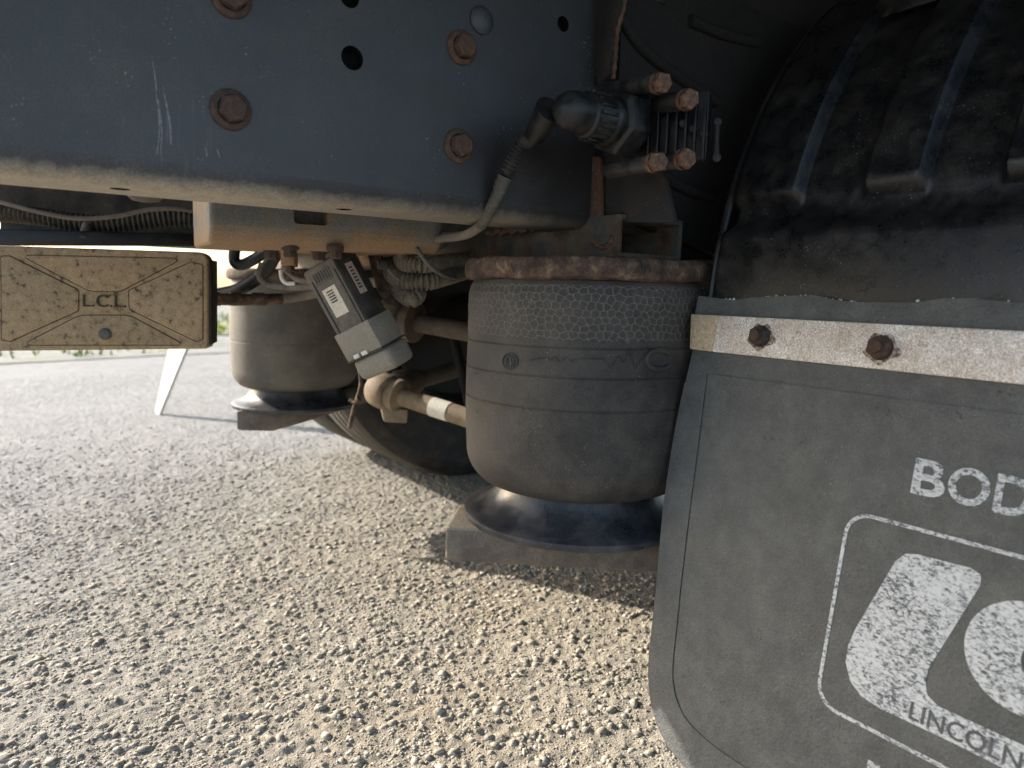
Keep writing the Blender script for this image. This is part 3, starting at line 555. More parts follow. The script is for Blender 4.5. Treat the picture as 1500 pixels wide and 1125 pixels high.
hc = MB().prism([(.588, -.002, .64), (.588, -.002, .925), (1.25, -.002, .925), (1.25, -.002, .60), (.80, -.002, .60)], (0, -.012, 0)); hc.build('casting', M['hanger'], bp, bevel=.003)  # added dark plate over the rail, stands in for the recess shade
MB().aabb(.672, 1.25, -.0015, .095, .598, .6235).build('casting_foot', M['hanger'], bp, bevel=.002)  # added to cover the pale flange underside with the same painted shade
for pts in ([(905, 20), (940, 70), (990, 110), (1050, 150)], [(1010, 30), (1060, 50), (1110, 62)], [(960, 250), (1000, 275), (1045, 290)]):
    MB().tube(spline([on(1, -.016, *q) for q in pts], 6), .007, 10).build('casting_rib', M['hanger'], bp)
stud = P(957, 38, .84); sq = [stud+V3(0, 0, .001*k) for k in range(0, 60)]
tag(MB().tube(sq, [.0095*(.93+.07*math.sin(k*2.0)) if k < 22 else .0135 for k in range(60)], 16).build('threaded_stud', M['bracket']), 'dark threaded stud end hanging beside the bracket at the top', 'stud')

# ================================================================== valve block with its connector
M['bar'] = mat('dusty_black_bar', [(.3, (.012, .012, .012)), (.7, (.024, .023, .021))], 60, 5, .4, bump=.1, dust=(.09, .082, .068), dust_amt=.3, dscale=60)
vb = thing('valve_block', P(990, 190, .72), 'glossy black bolted block with four rusty hex heads in the wheel arch', 'valve block')
BX = nrm(P(1013, 144, .665)-P(935, 163, .735))      # the bars point towards the viewer
rodsp = [((880, 134), (966, 122), .76, .665, 13.5), ((940, 160), (1006, 146), .75, .665, 13.5), ((892, 250), (960, 238), .735, .665, 12.5), ((950, 242), (1002, 233), .73, .668, 12.5)]
M['bolt_bright'] = mat('orange_rusty_head', [(.35, (.06, .030, .019)), (.5, (.14, .075, .045)), (.65, (.22, .13, .08))], 170, 6, .75, bump=.4, bscale=900)
ME_head = hex_bolt_mesh('bolt', .0098, .0015, .0094, .007); ME_head.materials.clear(); ME_head.materials.append(M['bolt_bright'])
for (x0, y0), (x1, y1), d0, d1, r in rodsp:
    a, b = P(x0, y0, d0), P(x1, y1, d1); MB().cyl(a, b, r*d1/FPX, 24).build('bar', M['bar'], vb, bevel=.0008)
    place('bolt', ME_head, M['bolt'], vb, b, b-a, x0*.1)
cx, cy = 985, 190
u_ = nrm(P(1040, 185, .70)-P(950, 190, .72)); w_ = V3(0, 0, 1); n_ = np.cross(u_, w_)
MB().box(P(985, 190, .728), u_*.037, w_*.034, n_*.014).build('body', M['black_block'], vb, bevel=.003)
for k in range(7):
    p = P(951+k*13.5, 190+k*.3, .716-.004*k); MB().box(p, u_*.0011, w_*(.0335-.001*k), n_*.006).build('fin', M['black_block'], vb, bevel=.0005)
for k in range(3): MB().cyl(P(1001+k*15, 181+k*8, .708-.002*k), P(1001+k*15, 181+k*8, .698-.002*k), .0042, 16).build('boss', M['black_block'], vb, bevel=.001)
c1, c2 = P(1050, 180, .70), P(1049, 232, .70); MB().tube([c1, .5*(c1+c2), c2], [.0034, .0026, .0034], 12).build('end_clip', M['bracket'], vb)
for c in (c1, c2): MB().cyl(c, c-FW*.004, .0042, 16).build('clip_screw', M['bracket'], vb, bevel=.001)
# electrical connector
ec = thing('cable_connector', P(880, 175, .70), 'black plastic right-angle plug with ribbed collar and large hex nut', 'connector')
A0, A1 = P(835, 163, .665), P(930, 187, .715); axd = nrm(A1-A0)
def along(x): return A0+axd*x
hx = along(.062); hb = MB(); aa = nrm(np.cross(axd, (0, 0, 1))); bb = np.cross(axd, aa)
def hexring(c, r, ph=.35): return [c+r*(math.cos(ph+k*math.pi/3)*aa+math.sin(ph+k*math.pi/3)*bb) for k in range(6)]
R = hexring(hx-axd*.010, .0285)+hexring(hx-axd*.007, .0325)+hexring(hx+axd*.016, .0325); hb.add(R, [tuple(range(6))]+[(6*j+k, 6*j+(k+1) % 6, 6*j+6+(k+1) % 6, 6*j+6+k) for j in range(2) for k in range(6)]+[tuple(range(12, 18))])
hb.build('hex_nut', M['black'], ec, bevel=.0008)
MB().lathe(along(.040), axd, [(0, -.012), (.021, -.012), (.0215, .0), (.0235, .012), (.0215, .017), (0, .017)], 32).build('sleeve', M['black'], ec)
col_ = MB().lathe(along(.020), axd, [(.019, -.003), (.0212, -.001), (.0216, .022), (.0235, .025), (.0235, .028), (.02, .029)], 40); col_.build('collar', M['black'], ec)
for k in range(18):
    a = k*2*math.pi/18; d_ = math.cos(a)*aa+math.sin(a)*bb; t_ = -math.sin(a)*aa+math.cos(a)*bb
    MB().box(along(.031)+d_*.0222, d_*.0014, t_*.0017, axd*.0095).build('rib', M['black'], ec, bevel=.0005)
MB().lathe(along(.002), axd, [(0, -.019), (.007, -.018), (.0125, -.0145), (.0165, -.009), (.0185, -.002), (.019, .004), (.019, .018), (.0175, .0185)], 32).build('elbow_head', M['black'], ec)
e0, e1 = P(806, 160, .668), P(782, 200, .70)
MB().tube([e0, .5*(e0+e1), e1], [.0145, .012, .0098], 24).build('elbow_neck', M['black'], ec)
# conduit down from the connector
cp = [e1, P(763, 215, .715), P(740, 258, .722), P(722, 300, .735), P(705, 330, .765), P(682, 344, .84), P(645, 350, .92), P(615, 358, .98), P(588, 372, 1.0)]
cb = thing('sensor_cable', P(705, 330, .765), 'thin corrugated cable running from the right-angle plug down under the rail', 'cable')
corrugated(MB(), cp[:3], .0078, .0044, .36).build('corrugated_sleeve', M['dark_conduit'], cb)
q_ = spline(cp[2:5], 14); MB().tube(q_, [.0063+.0005*math.sin(k*2.2)+(.0010 if k < 7 else 0) for k in range(len(q_))], 14).build('taped_section', M['dusty_tape'], cb)
MB().tube(spline(cp[4:], 12), .0054, 12).build('cable_tail', M['cable'], cb)

# ================================================================== wiring loom bundle
def conduit_thing(label, pts, r, pitch=.004, depth=.2, m='conduit'):
    return tag(corrugated(MB(), pts, r, pitch*1.25, depth*1.9).build('corrugated_conduit', M[m]), label, 'conduit', 'corrugated conduits in the loom')
conduit_thing('thick ribbed conduit looping below the cable tie beside the air spring', [P(570, 386, 1.05), P(580, 405, .985), P(620, 412, .97), P(655, 404, 1.0), P(685, 396, 1.06), P(720, 395, 1.12)], .0135, .0045, .18)
conduit_thing('ribbed conduit along the cross tube just above the thick loop', [P(588, 372, .99), P(592, 385, .955), P(620, 388, .95), P(650, 384, .99), P(690, 380, 1.06)], .0115, .004, .18)
conduit_thing('short drooping conduit elbow hanging below the loop', [P(576, 398, 1.02), P(585, 425, 1.0), P(603, 438, .985), P(612, 428, 1.0), P(602, 408, 1.03)], .0125, .0042, .15)
conduit_thing('small curled conduit at the top of the loom', [P(590, 378, .96), P(590, 363, .945), P(602, 355, .945), P(616, 365, .95), P(634, 360, .97), P(650, 352, 1.0)], .0095, .0035, .2)
tag(MB().tube(spline([P(606, 352, .93), P(612, 366, .925), P(628, 388, .925), P(648, 402, .945), P(668, 408, .975)], 8), [.0030]*33, 8).build('cable_tie', M['tie']), 'grey cable tie strapped round the conduit bundle', 'cable tie', 'cable ties')
tg = thing('cable_tie', P(565, 390, .94), 'cable tie with black head and loose tail in front of the rusty bracket', 'cable tie', 'cable ties')
MB().box(P(561, 388, .94), RI*.007-UP*.001, UP*.006, FW*.005).build('tie_head', M['black'], tg, bevel=.001)
MB().tube(spline([P(566, 391, .94), P(574, 401, .94), P(584, 409, .95)], 6), .0022, 8).build('tie_tail', M['tie'], tg)
# rusted strip behind the module and its tube stub
rs = MB().prism([P(x, y, 1.0) for x, y in ((538, 372), (556, 370), (562, 385), (563, 400), (575, 430), (577, 447), (566, 446), (552, 425), (545, 400))], FW*.02)
tag(rs.build('rusty_strip', M['rust'], None, bevel=.002), 'flaking rusty steel strip behind the tilted electronic module', 'bracket')
tag(MB().tube([P(535, 368, 1.03), P(600, 364, 1.08)], .021, 20).build('pipe_stub', M['rust_steel']), 'short rusty pipe stub under the bracket behind the loom', 'pipe')

# ================================================================== tilted electronic module
md = thing('electronic_module', P(520, 450, .95), 'tilted black electronic module with grey lower cap and stickers hanging under the rail', 'module')
pB, pC = P(486, 373, .925), P(577, 541, .955); lv = pC-pB; Lm = np.linalg.norm(lv); lh = lv/Lm
wv = P(433, 380, .965)-pB; wv -= lh*(wv@lh); Wm = np.linalg.norm(wv)*1.0; wh = wv/Wm
th_ = np.cross(lh, wh); th_ = th_ if th_@FW > 0 else -th_        # away from the viewer
Tm = .040
def mp(a, b, c): return pB+lh*a*Lm+wh*b*Wm+th_*c*Tm      # along length, across front face (0 right .. 1 left), depth
def mbox(a0, a1, b0, b1, c0, c1): return MB().hexa([mp(a0, b0, c0), mp(a1, b0, c0), mp(a1, b1, c0), mp(a0, b1, c0)], [mp(a0, b0, c1), mp(a1, b0, c1), mp(a1, b1, c1), mp(a0, b1, c1)])
mbox(0, .62, .0, 1, 0, 1).build('housing', M['module'], md, bevel=.0025)
mbox(.015, .60, .02, .98, -.05, 0).build('front_cover', M['module_face'], md, bevel=.001)
mbox(.56, .80, -.06, 1.06, -.10, 1.05).build('lower_housing', M['module_cap'], md, bevel=.002)
mbox(.81, 1.0, -.10, 1.02, -.06, 1.1).build('end_cap', M['module_cap'], md, bevel=.009, seg=4)
mbox(.80, .812, -.08, 1.04, -.13, 1.08).build('seam_strip', M['module'], md, bevel=.0005)
for b in (.34, .60): mbox(.765, .80, b, b+.17, -.19, -.10).build('clip', M['tab'], md, bevel=.001)
mbox(.20, .44, .30, .72, -.07, -.05).build('sticker', M['sticker'], md)
for k in range(5): mbox(.225+.022*k, .236+.022*k, .42, .62, -.082, -.07).build('printed_line', M['ink'], md)
mbox(.05, .145, .22, .80, -.08, -.05).build('moulded_badge', M['module_face'], md, bevel=.0008)
for k in range(6): mbox(.06, .135, .27+.085*k, .315+.085*k, -.10, -.08).build('badge_bar', M['module'], md, bevel=.0003)
for b in (.10, .86): mbox(.10, .58, b-.02, b+.02, -.085, -.05).build('cover_ridge', M['module'], md, bevel=.0005)
stk = MB().hexa([mp(.10, -.012, .30), mp(.36, -.012, .30), mp(.36, -.012, .62), mp(.10, -.012, .62)], [mp(.10, 0, .30), mp(.36, 0, .30), mp(.36, 0, .62), mp(.10, 0, .62)]); stk.build('side_sticker', M['pink_sticker'], md)
for k in range(7):
    a = .135+.028*k; MB().hexa([mp(a, -.022, .36), mp(a+.013, -.022, .36), mp(a+.013, -.022, .50), mp(a, -.022, .50)], [mp(a, -.012, .36), mp(a+.013, -.012, .36), mp(a+.013, -.012, .50), mp(a, -.012, .50)]).build('barcode_bar', M['ink'], md)
mbox(.0, .985, .25, .36, -.075, -.05).build('cap_rib', M['module_cap'], md) if False else None

# ================================================================== L.C.L. cover box at the left
bxo = P(150, 440, 1.02)
cbx = thing('cover_box', P(150, 515, 1.02), 'mud-caked plastic cover with a raised cross panel and L.C.L. lettering', 'cover')
k0, k1 = P(-70, 440, .985), P(304, 440, 1.055); bu = nrm(V3(*(k1-k0)[:2], 0)); bw = V3(-bu[1], bu[0], 0); bnv = -bw
if bnv@FW > 0: bnv = -bnv
BO = V3(k0[0], k0[1], 0)
def bxp(px, py, off=0):
    k = ray(px, py); t = ((k0-CAM)@bnv)/(k@bnv); return CAM+k*t+bnv*off
cor = [bxp(-70, 357), bxp(292, 369), bxp(300, 373), bxp(304, 381), bxp(304, 511), bxp(-70, 515)]
cov = MB().prism(cor, -bnv*.045).build('cover', M['mud'], cbx, bevel=.003)
pockets = []
side = [bxp(303, 380, -.012), bxp(307, 380, -.012), bxp(307, 505, -.012), bxp(303, 507, -.012)]
MB().prism(side, -bnv*.05).build('back_tray', M['black'], cbx, bevel=.001)
M['dirt'] = mat('dark_dirt', [(.3, (.03, .023, .017)), (.7, (.07, .052, .036))], 120, 5, .9, bump=.2)
def round_poly(pts, r=.25, n=4):
    out = []; m = len(pts); pts = [np.asarray(p, float) for p in pts]
    for i in range(m):
        a, b, c = pts[i-1], pts[i], pts[(i+1) % m]; l = min(np.linalg.norm(a-b), np.linalg.norm(c-b))*r; p, q = b+nrm(a-b)*l, b+nrm(c-b)*l
        out += [(1-t)**2*p+2*t*(1-t)*b+t*t*q for t in np.linspace(0, 1, n)]
    return out
for pts in ([(31, 374), (266, 379), (176, 427), (131, 426)], [(2, 376), (14, 375), (115, 425), (115, 455), (15, 500), (3, 497)], [(189, 426), (280, 384), (297, 388), (297, 497), (288, 500), (190, 453)], [(34, 505), (117, 462), (190, 462), (270, 505)]):
    rp = round_poly([bxp(x, y, .0016) for x, y in pts], .14, 6); cen = sum(rp)/len(rp)
    MB().prism(rp, -bnv*.009).build('raised_panel', M['mud'], cbx, bevel=.0012)
    big = []
    for i in range(len(rp)):
        t_ = nrm(rp[(i+1) % len(rp)]-rp[i-1]); o_ = np.cross(t_, bnv); o_ = o_ if o_@(rp[i]-cen) > 0 else -o_; big.append(rp[i]+o_*.0012+bnv*.004)
    pockets.append(MB().prism(big, -bnv*.011).build('cutter', None))
boolean_cut(cov, pockets)
lw = text_mesh('L.C.L.', lambda u, v, w: bxp(122+u*63, 449+u*1.5-v*18, w), .0022, .0); lw.build('lettering', M['dirt'], cbx)
MB().lathe(bxp(155, 489, .002), bnv, [(.0085, -.002), (.0085, .002), (.006, .0045), (.0, .005)], 20).build('screw', M['screw'], cbx)

# ---- things behind and above the cover
tag(corrugated(MB(), [P(-60, 318, 1.16), P(0, 312, 1.17), P(60, 318, 1.17), P(130, 327, 1.18), P(200, 325, 1.2), P(260, 320, 1.22), P(330, 326, 1.25)], .0155, .0078, .34).build('corrugated_conduit', M['conduit']), 'long dusty corrugated conduit under the rail above the mud-caked cover', 'conduit', 'corrugated conduits in the loom')
tag(MB().tube(spline([P(-60, 283, 1.1), P(0, 296, 1.1), P(50, 309, 1.1), P(110, 320, 1.11), P(170, 317, 1.12), P(220, 307, 1.13), P(270, 307, 1.14), P(320, 319, 1.16)], 10), .0036, 10).build('thin_hose', M['cable']), 'thin tan hose wavering along the corrugated conduit', 'hose')
sb = thing('support_bar', P(150, 350, 1.12), 'dark support bar between the conduit and the mud-caked cover', 'bar')
MB().hexa([P(-80, 333, 1.08), P(330, 344, 1.2), P(330, 361, 1.2), P(-80, 360, 1.08)], [P(-80, 333, 1.13), P(330, 344, 1.25), P(330, 361, 1.25), P(-80, 360, 1.13)]).build('bar', M['black'], sb, bevel=.002)
MB().tube([P(128, 330, 1.16), P(122, 352, 1.14)], .008, 10).build('clip', M['conduit'], sb)
tag(MB().lathe(P(213, 286, 1.05), (0, 0, -1), [(0, -.02), (.028, -.02), (.026, 0), (.018, .008), (0, .011)], 24).build('rubber_bung', M['cable']), 'pale rounded stop under the rail above the corrugated conduit', 'stop')

# pipes across the far air spring
pp = thing('brake_pipe', P(400, 437, 1.2), 'rusty brake pipe with fittings crossing in front of the far air spring', 'pipe')
MB().tube(spline([P(300, 438, 1.12), P(360, 439, 1.16), P(412, 438, 1.2)], 6), .0095, 12).build('rusty_union', M['rust'], pp)
for x, w_ in ((312, 10), (345, 8), (378, 9)): MB().tube([P(x-w_, 438, 1.12+(x-300)*.0007), P(x+w_, 438, 1.13+(x-300)*.0007)], .0125, 6).build('fitting', M['rust'], pp)
MB().tube(spline([P(410, 438, 1.2), P(450, 432, 1.2), P(500, 420, 1.15), P(560, 412, 1.1)], 8), .0082, 12).build('pipe', M['cable'], pp)
for lab, pts, r, m in (('black air hose curving up from the brake pipe to the bracket', [P(318, 432, 1.2), P(350, 424, 1.18), P(385, 400, 1.16), P(405, 370, 1.14), P(420, 350, 1.12)], .011, 'black'),
                       ('black looped hose under the bracket corner', [P(346, 352, 1.1), P(343, 380, 1.1), P(352, 388, 1.1), P(372, 380, 1.1), P(398, 362, 1.08)], .0085, 'black'),
                       ('thin dark hose curving below the looped hoses to the module', [P(384, 385, 1.1), P(380, 405, 1.1), P(395, 417, 1.1), P(430, 421, 1.08), P(470, 418, 1.03)], .005, 'conduit'),
                       ('thin dark cable drooping beside the module top', [P(415, 392, 1.05), P(428, 404, 1.03), P(440, 411, 1.01), P(456, 412, 1.0)], .0042, 'conduit')):
    tag(MB().tube(spline(pts, 10), r, 12).build('air_hose', M[m]), lab, 'hose', 'hoses by the far air spring')
fs = thing('hose_fitting', P(424, 380, 1.02), 'rusty hose fitting hanging below the bracket bolts', 'fitting')
MB().box(P(424, 378, 1.02), RI*.010, UP*.012, FW*.01).build('fitting_block', M['rust_steel'], fs, bevel=.002)
MB().cyl(P(424, 388, 1.02), P(425, 398, 1.02), .007, 14).build('fitting_nut', M['rust'], fs)
MB().tube(spline([P(411, 396, 1.02), P(413, 408, 1.02), P(420, 415, 1.02), P(432, 415, 1.02)], 5), .003, 8).build('wire_clip', M['tab'], fs)

# ================================================================== rods and axle under the far side
def rod(label, p0, p1, r, eye_r, band=None, lug=False, rm='rod_dark'):
    t = thing('torque_rod', p0, label, 'rod', 'suspension rods'); p0, p1 = np.asarray(p0), np.asarray(p1); d = nrm(p1-p0)
    MB().tube([p0, p1], r, 20).build('tube', M[rm], t)
    s = nrm(np.cross(d, (0, 0, 1))); e = nrm(V3(-.25, -.9, 0))
    MB().lathe(p0-d*eye_r*.4, nrm(d+.3*s), [(0, -.03), (eye_r*.8, -.03), (eye_r, -.02), (eye_r, .02), (eye_r*.85, .03), (0, .03)], 28).build('bush_eye', M[rm], t, bevel=.002)
    MB().lathe(p0+d*.02, d, [(r, -.012), (eye_r*.92, -.012), (eye_r*.92, .006), (r, .012)], 24).build('collar', M[rm], t)
    if band is not None: MB().tube([p0+(p1-p0)*band[0], p0+(p1-p0)*band[1]], r*1.04, 20).build('pale_tape', M['tape'], t)  # paler band round part of the rod
    if lug: MB().hexa([P(557, 597, 1.42), P(598, 600, 1.42), P(596, 620, 1.42), P(562, 618, 1.42)], [P(557, 597, 1.46), P(598, 600, 1.46), P(596, 620, 1.46), P(562, 618, 1.46)]).build('lug', M[rm], t, bevel=.004)
    return t
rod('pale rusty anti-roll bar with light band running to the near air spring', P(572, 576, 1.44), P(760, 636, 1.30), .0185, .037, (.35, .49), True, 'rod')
rod('brown rod between module and near air spring, topmost of the rods', P(592, 470, 1.30), P(760, 500, 1.2), .0165, .04)
rod('dark rod running back from the bush behind the anti-roll bar', P(598, 560, 1.55), P(690, 535, 1.75), .02, .03)
tw = thing('rusty_wire', P(520, 600, 1.38), 'bent rusty wire dangling below the module', 'wire')
MB().tube(spline([P(526, 535, 1.36), P(529, 562, 1.37), P(523, 585, 1.38), P(518, 600, 1.38), P(512, 626, 1.39)], 6), .0042, 8).build('wire', M['rust'], tw)
MB().tube([P(512, 586, 1.38), P(520, 590, 1.375), P(526, 584, 1.37)], .0045, 8).build('twist', M['rust'], tw)
axle = thing('rear_axle', (1.15, .5, .48), 'dark rear axle tube in the gloom behind the rods', 'axle')
MB().tube([(1.15, -.1, .48), (1.15, 1.2, .48)], .065, 24).build('axle_tube', M['axle'], axle)
MB().lathe((1.15, .49, .48), (1, 0, 0), [(0, -.19), (.10, -.17), (.17, -.10), (.20, 0), (.17, .1), (.1, .17), (0, .19)], 32).build('differential', M['axle'], axle)
for y in (.06, .95): MB().aabb(1.06, 1.24, y-.05, y+.05, .40, .60).build('spring_seat', M['axle'], axle, bevel=.01)
lam = MB().tube([P(690, 600, 1.5), P(660, 470, 1.75)], .012, 12); tag(lam.build('damper', M['axle']), 'slim dark damper in the shade behind the rods', 'damper')

# ================================================================== wheels
def wheel(label, cx, y_in, dirn, tread, R=.485, w=.27):
    t = thing('wheel', (cx, y_in+dirn*w/2, 0), label, 'wheel', 'rear wheels')
    for j in range(2):
        y0 = y_in+dirn*j*(w+.055)
        sh = [(.295, .012), (.305, .004), (.33, .0), (.36, -.004), (.40, -.004), (.432, .001), (.436, -.001), (.445, .003), (.462, .012), (.474, .024)]
        pr = [(r, y0+dirn*h) for r, h in sh]+[(r, y0+dirn*(w-h)) for r, h in reversed(sh)]
        MB().lathe((cx, 0, R), (0, 1, 0), pr, 96).build('tyre', M['tyre'], t)
        tr = [(.470, .02), (.480, .035), (.485, .05)]
        for g in (.08, .125, .17): tr += [(.485, g-.008), (.474, g-.006), (.474, g+.006), (.485, g+.008)]
        tr += [(.485, w-.05), (.480, w-.035), (.470, w-.02)]
        MB().lathe((cx, 0, R), (0, 1, 0), [(r, y0+dirn*h) for r, h in tr], 96).build('tread', M[tread], t)
        rm = [(.302, .004), (.302, -.004), (.292, -.006), (.286, .004), (.270, .03), (.26, .10), (.25, .15), (.12, .16), (.0, .16)]
        MB().lathe((cx, 0, R), (0, 1, 0), [(r, y0+dirn*h) for r, h in rm], 64).build('rim', M['rim'], t)
    return t
wheel('far-side rear wheel with dusty tread, dark inner sidewall and rusty rim', 1.14, 1.08, 1, 'tread')
wheel('near-side rear wheel hidden in the dark behind mudguard and mud flap', 1.17, -.13, -1, 'tyre')

# ================================================================== mudguard
def mudguard():
    t = thing('mudguard', (.65, -.35, .45), 'black ribbed plastic mudguard with brown dust above the mud flap', 'mudguard')
    cxw, czw, R0 = 1.172, .50, .506
    ys = np.linspace(-.100, -.66, 261); zs0 = np.linspace(-.075, 1.25, 120)       # angle above the axle
    def step(x, a, b): k = min(1, max(0, (x-a)/(b-a))); return k*k*(3-2*k)
    def rib(y):      # 1 = raised, 0 = valley
        v = 1
        for a, b in ((-.184, -.258), (-.309, -.377), (-.435, -.505), (-.565, -.62)): v = min(v, 1-step(-y, -a-.003, -a+.005)*(1-step(-y, -b-.007, -b+.001)))
        return v
    vs = []
    for a in zs0:
        zk = R0*math.sin(a)
        for y in ys:
            up_ = step(zk, .150, .160)      # corrugated zone above the crease
            low = step(zk, .112, .140)
            off = .014*(1-low)*1.0 + low*(1-up_)*(-.006) + up_*(.014*rib(y)-.004)
            e = step(-y, .100, .112); off -= .010*(1-e)
            r = R0+off; vs.append((cxw-r*math.cos(a), y, czw+r*math.sin(a)))
    n = len(ys); mb = MB(); mb.add(vs, [(i*n+k, i*n+k+1, (i+1)*n+k+1, (i+1)*n+k) for i in range(len(zs0)-1) for k in range(n-1)])
    o = mb.build('shell', M['guard'], t); m = o.modifiers.new('s', 'SOLIDIFY'); m.thickness = .004; m.offset = -1
    lip = [(cxw-(R0+.002)*math.cos(a), -.0985, czw+(R0+.002)*math.sin(a)) for a in np.linspace(-.075, 1.25, 50)]
    MB().tube(lip, .0045, 8).build('rolled_edge', M['guard'], t)
    hp = [(1281, 8), (1296, -12), (1400, -25), (1372, 0), (1340, 10), (1290, 26)]
    MB().prism([on(0, .80, x, y) for x, y in hp], (.006, 0, 0)).build('fixing_plate', M['black'], t, bevel=.001)
    # inner wing panel closing the arch above the wheel
    return t
mudguard()

# ================================================================== mud flap
FL0 = P(1017, 490, .80); FU = V3(0, -1, 0); FV = nrm((-.17, 0, -.985)); FN = np.cross(FV, FU)
def fuv(px, py):
    k = ray(px, py); d = ((FL0-CAM)@FN)/(k@FN); q = CAM+k*d-FL0; return q@FU, q@FV
def fp(u, v, o=0): return FL0+FU*u+FV*v+FN*o
def fpx(px, py, o=0): return fp(*fuv(px, py), o)
fl = thing('mud_flap', fp(.28, .47), 'grey rubber mud flap with worn white lettering and logo, held by a pale metal strap', 'mud flap')
UMAX = .56; VB = fuv(1100, 1180)[1]
left = [(1022, 433), (1017, 460), (1014, 512), (1003, 560), (993, 605), (985, 650), (977, 700), (971, 745), (966, 800), (961, 860), (955, 915), (950, 960), (949, 995), (952, 1025), (960, 1058), (974, 1088), (997, 1118), (1028, 1148), (1062, 1172)]
outer = [fuv(*q) for q in left]; vbot = outer[-1][1]
top = [(u, fuv(1022, 433)[1]+.003*math.sin(u*40)+.001*math.sin(u*170)) for u in np.linspace(UMAX, .02, 24)]
body = outer+[(.2, vbot+.004), (.4, vbot+.004), (UMAX-.04, vbot+.003), (UMAX-.01, vbot-.01), (UMAX, vbot-.05)]+top
MB().prism([fp(u, v, -.0072) for u, v in body], FN*.006).build('sheet', M['flap'], fl)
gro = [(1038, 547), (1030, 610), (1021, 680), (1013, 740), (1005, 805), (998, 865), (993, 915), (988, 960), (986, 990), (990, 1015), (999, 1042), (1018, 1066), (1045, 1090), (1085, 1117), (1130, 1146)]
gi = [fuv(*q) for q in gro]; gb = gi[-1][1]
panel = gi+[(.3, gb+.0005), (UMAX-.05, gb), (UMAX-.035, gb-.02), (UMAX-.033, gi[0][1])]
MB().prism([fp(u, v, -.0012) for u, v in panel], FN*.0012).build('centre_panel', M['flap'], fl, bevel=.0003, seg=1)
# raised border outside the groove
def resample2(p, n):
    p = np.array(p); L = np.r_[0, np.cumsum(np.linalg.norm(np.diff(p, axis=0), axis=1))]; return [(np.interp(t, L, p[:, 0]), np.interp(t, L, p[:, 1])) for t in np.linspace(0, L[-1], n)]
ou = resample2(outer[3:]+[(.2, vbot+.004), (UMAX-.06, vbot+.004)], 70); inn = resample2(gi+[(.2, gb), (UMAX-.06, gb)], 70)
bd = MB(); bv = []
for i, ((a, b), (c, d)) in enumerate(zip(ou, inn)):
    e = nrm(V3(a-c, b-d)); c2, d2 = c+e[0]*.0022, d+e[1]*.0022; bv += [fp(a, b, -.0011), fp(a, b, 0), fp(c2, d2, 0), fp(c2, d2, -.0011)]
bd.add(bv, [(0, 1, 2, 3), (276, 277, 278, 279)]+[(4*i+k, 4*i+(k+1) % 4, 4*i+4+(k+1) % 4, 4*i+4+k) for i in range(69) for k in range(4)]); bd.build('border', M['flap'], fl)
# strap with two bolts
s0t, s0b = fuv(1017, 461), fuv(1015, 512)
MB().prism([fp(u, v, 0) for u, v in ((.032, s0t[1]), (UMAX+.01, s0t[1]+.001), (UMAX+.01, s0b[1]+.003), (.032, s0b[1]+.0005))], FN*.005).build('strap', M['strap'], fl, bevel=.0012)
MB().prism([fp(u, v, 0) for u, v in ((s0t[0]-.001, s0t[1]), (.0322, s0t[1]), (.0322, s0b[1]+.0005), (s0b[0]-.001, s0b[1]))], FN*.0052).build('strap_end', M['strap_end'], fl, bevel=.0014)
ME_nut = hex_bolt_mesh('nut', .0105, .0012, .0108, .0075)
for i, (x, y) in enumerate(((1119, 494), (1295, 511))):
    b = place('nut', ME_nut, M['bolt'], fl, fpx(x, y, .005), FN, .5+i)
    MB().cyl(fpx(x, y, .012), fpx(x, y, .012)+FN*.0065, .0058, 14).build('bolt_end', M['bolt'], b, bevel=.001)
M['stain'] = mat('rust_stain', [(.40, (.10, .06, .04)), (.5, (.30, .20, .14)), (.62, (.55, .47, .41))], 260, 6, .9, bump=.3)
for x, y in ((1119, 494), (1295, 511)):
    cu_, cv_ = fuv(x, y); MB().prism([fp(cu_+(.0145+.003*math.sin(3*a+x)+.0015*math.sin(7*a))*math.cos(a), cv_+(.0135+.002*math.sin(5*a))*math.sin(a), .0050) for a in np.linspace(0, 6.2832, 40)[:-1]], FN*.0002).build('rust_stain', M['stain'], fl)
# white print
def print_poly(name, pts, r=0, n=4):
    q = [np.array(fuv(*p)) for p in pts]; q = round_poly(q, r, n) if r else q
    return MB().prism([fp(u, v, .0001) for u, v in q], FN*.0004).build(name, M['print'], fl)
Lo = [(1327, 811), (1345, 812), (1422, 832), (1437, 842), (1437, 856), (1360, 980), (1356, 1000), (1359, 1018), (1374, 1034), (1400, 1046), (1500, 1092), (1640, 1165), (1640, 1215), (1500, 1140), (1390, 1085), (1290, 1038), (1262, 1020), (1246, 998), (1239, 970), (1243, 945), (1254, 920), (1312, 822)]
print_poly('logo_letter_l', Lo)
cc = np.array(fuv(1498, 962)); e_ = np.array(fuv(1411, 957)); rc = abs(cc[0]-e_[0]); vt, vb_ = fuv(1500, 879)[1], fuv(1500, 1050)[1]; rv = (vb_-vt)/2; cv = (vb_+vt)/2
cu = e_[0]+rv*1.0
oc = [(cu-rv*math.cos(a)*1.02, cv-rv*math.sin(a)) for a in np.linspace(-2.3, 2.3, 40)]; ic = [(cu-rv*.30*math.cos(a)+.008, cv-rv*.34*math.sin(a)) for a in np.linspace(-2.3, 2.3, 40)]
cm = MB(); cvv = []
for (a, b), (c, d) in zip(oc, ic): cvv += [fp(a, b, .0001), fp(a, b, .0005), fp(c, d, .0005), fp(c, d, .0001)]
cm.add(cvv, [(0, 1, 2, 3), (156, 157, 158, 159)]+[(4*i+k, 4*i+(k+1) % 4, 4*i+4+(k+1) % 4, 4*i+4+k) for i in range(39) for k in range(4)]); cm.build('logo_letter_c', M['print'], fl)
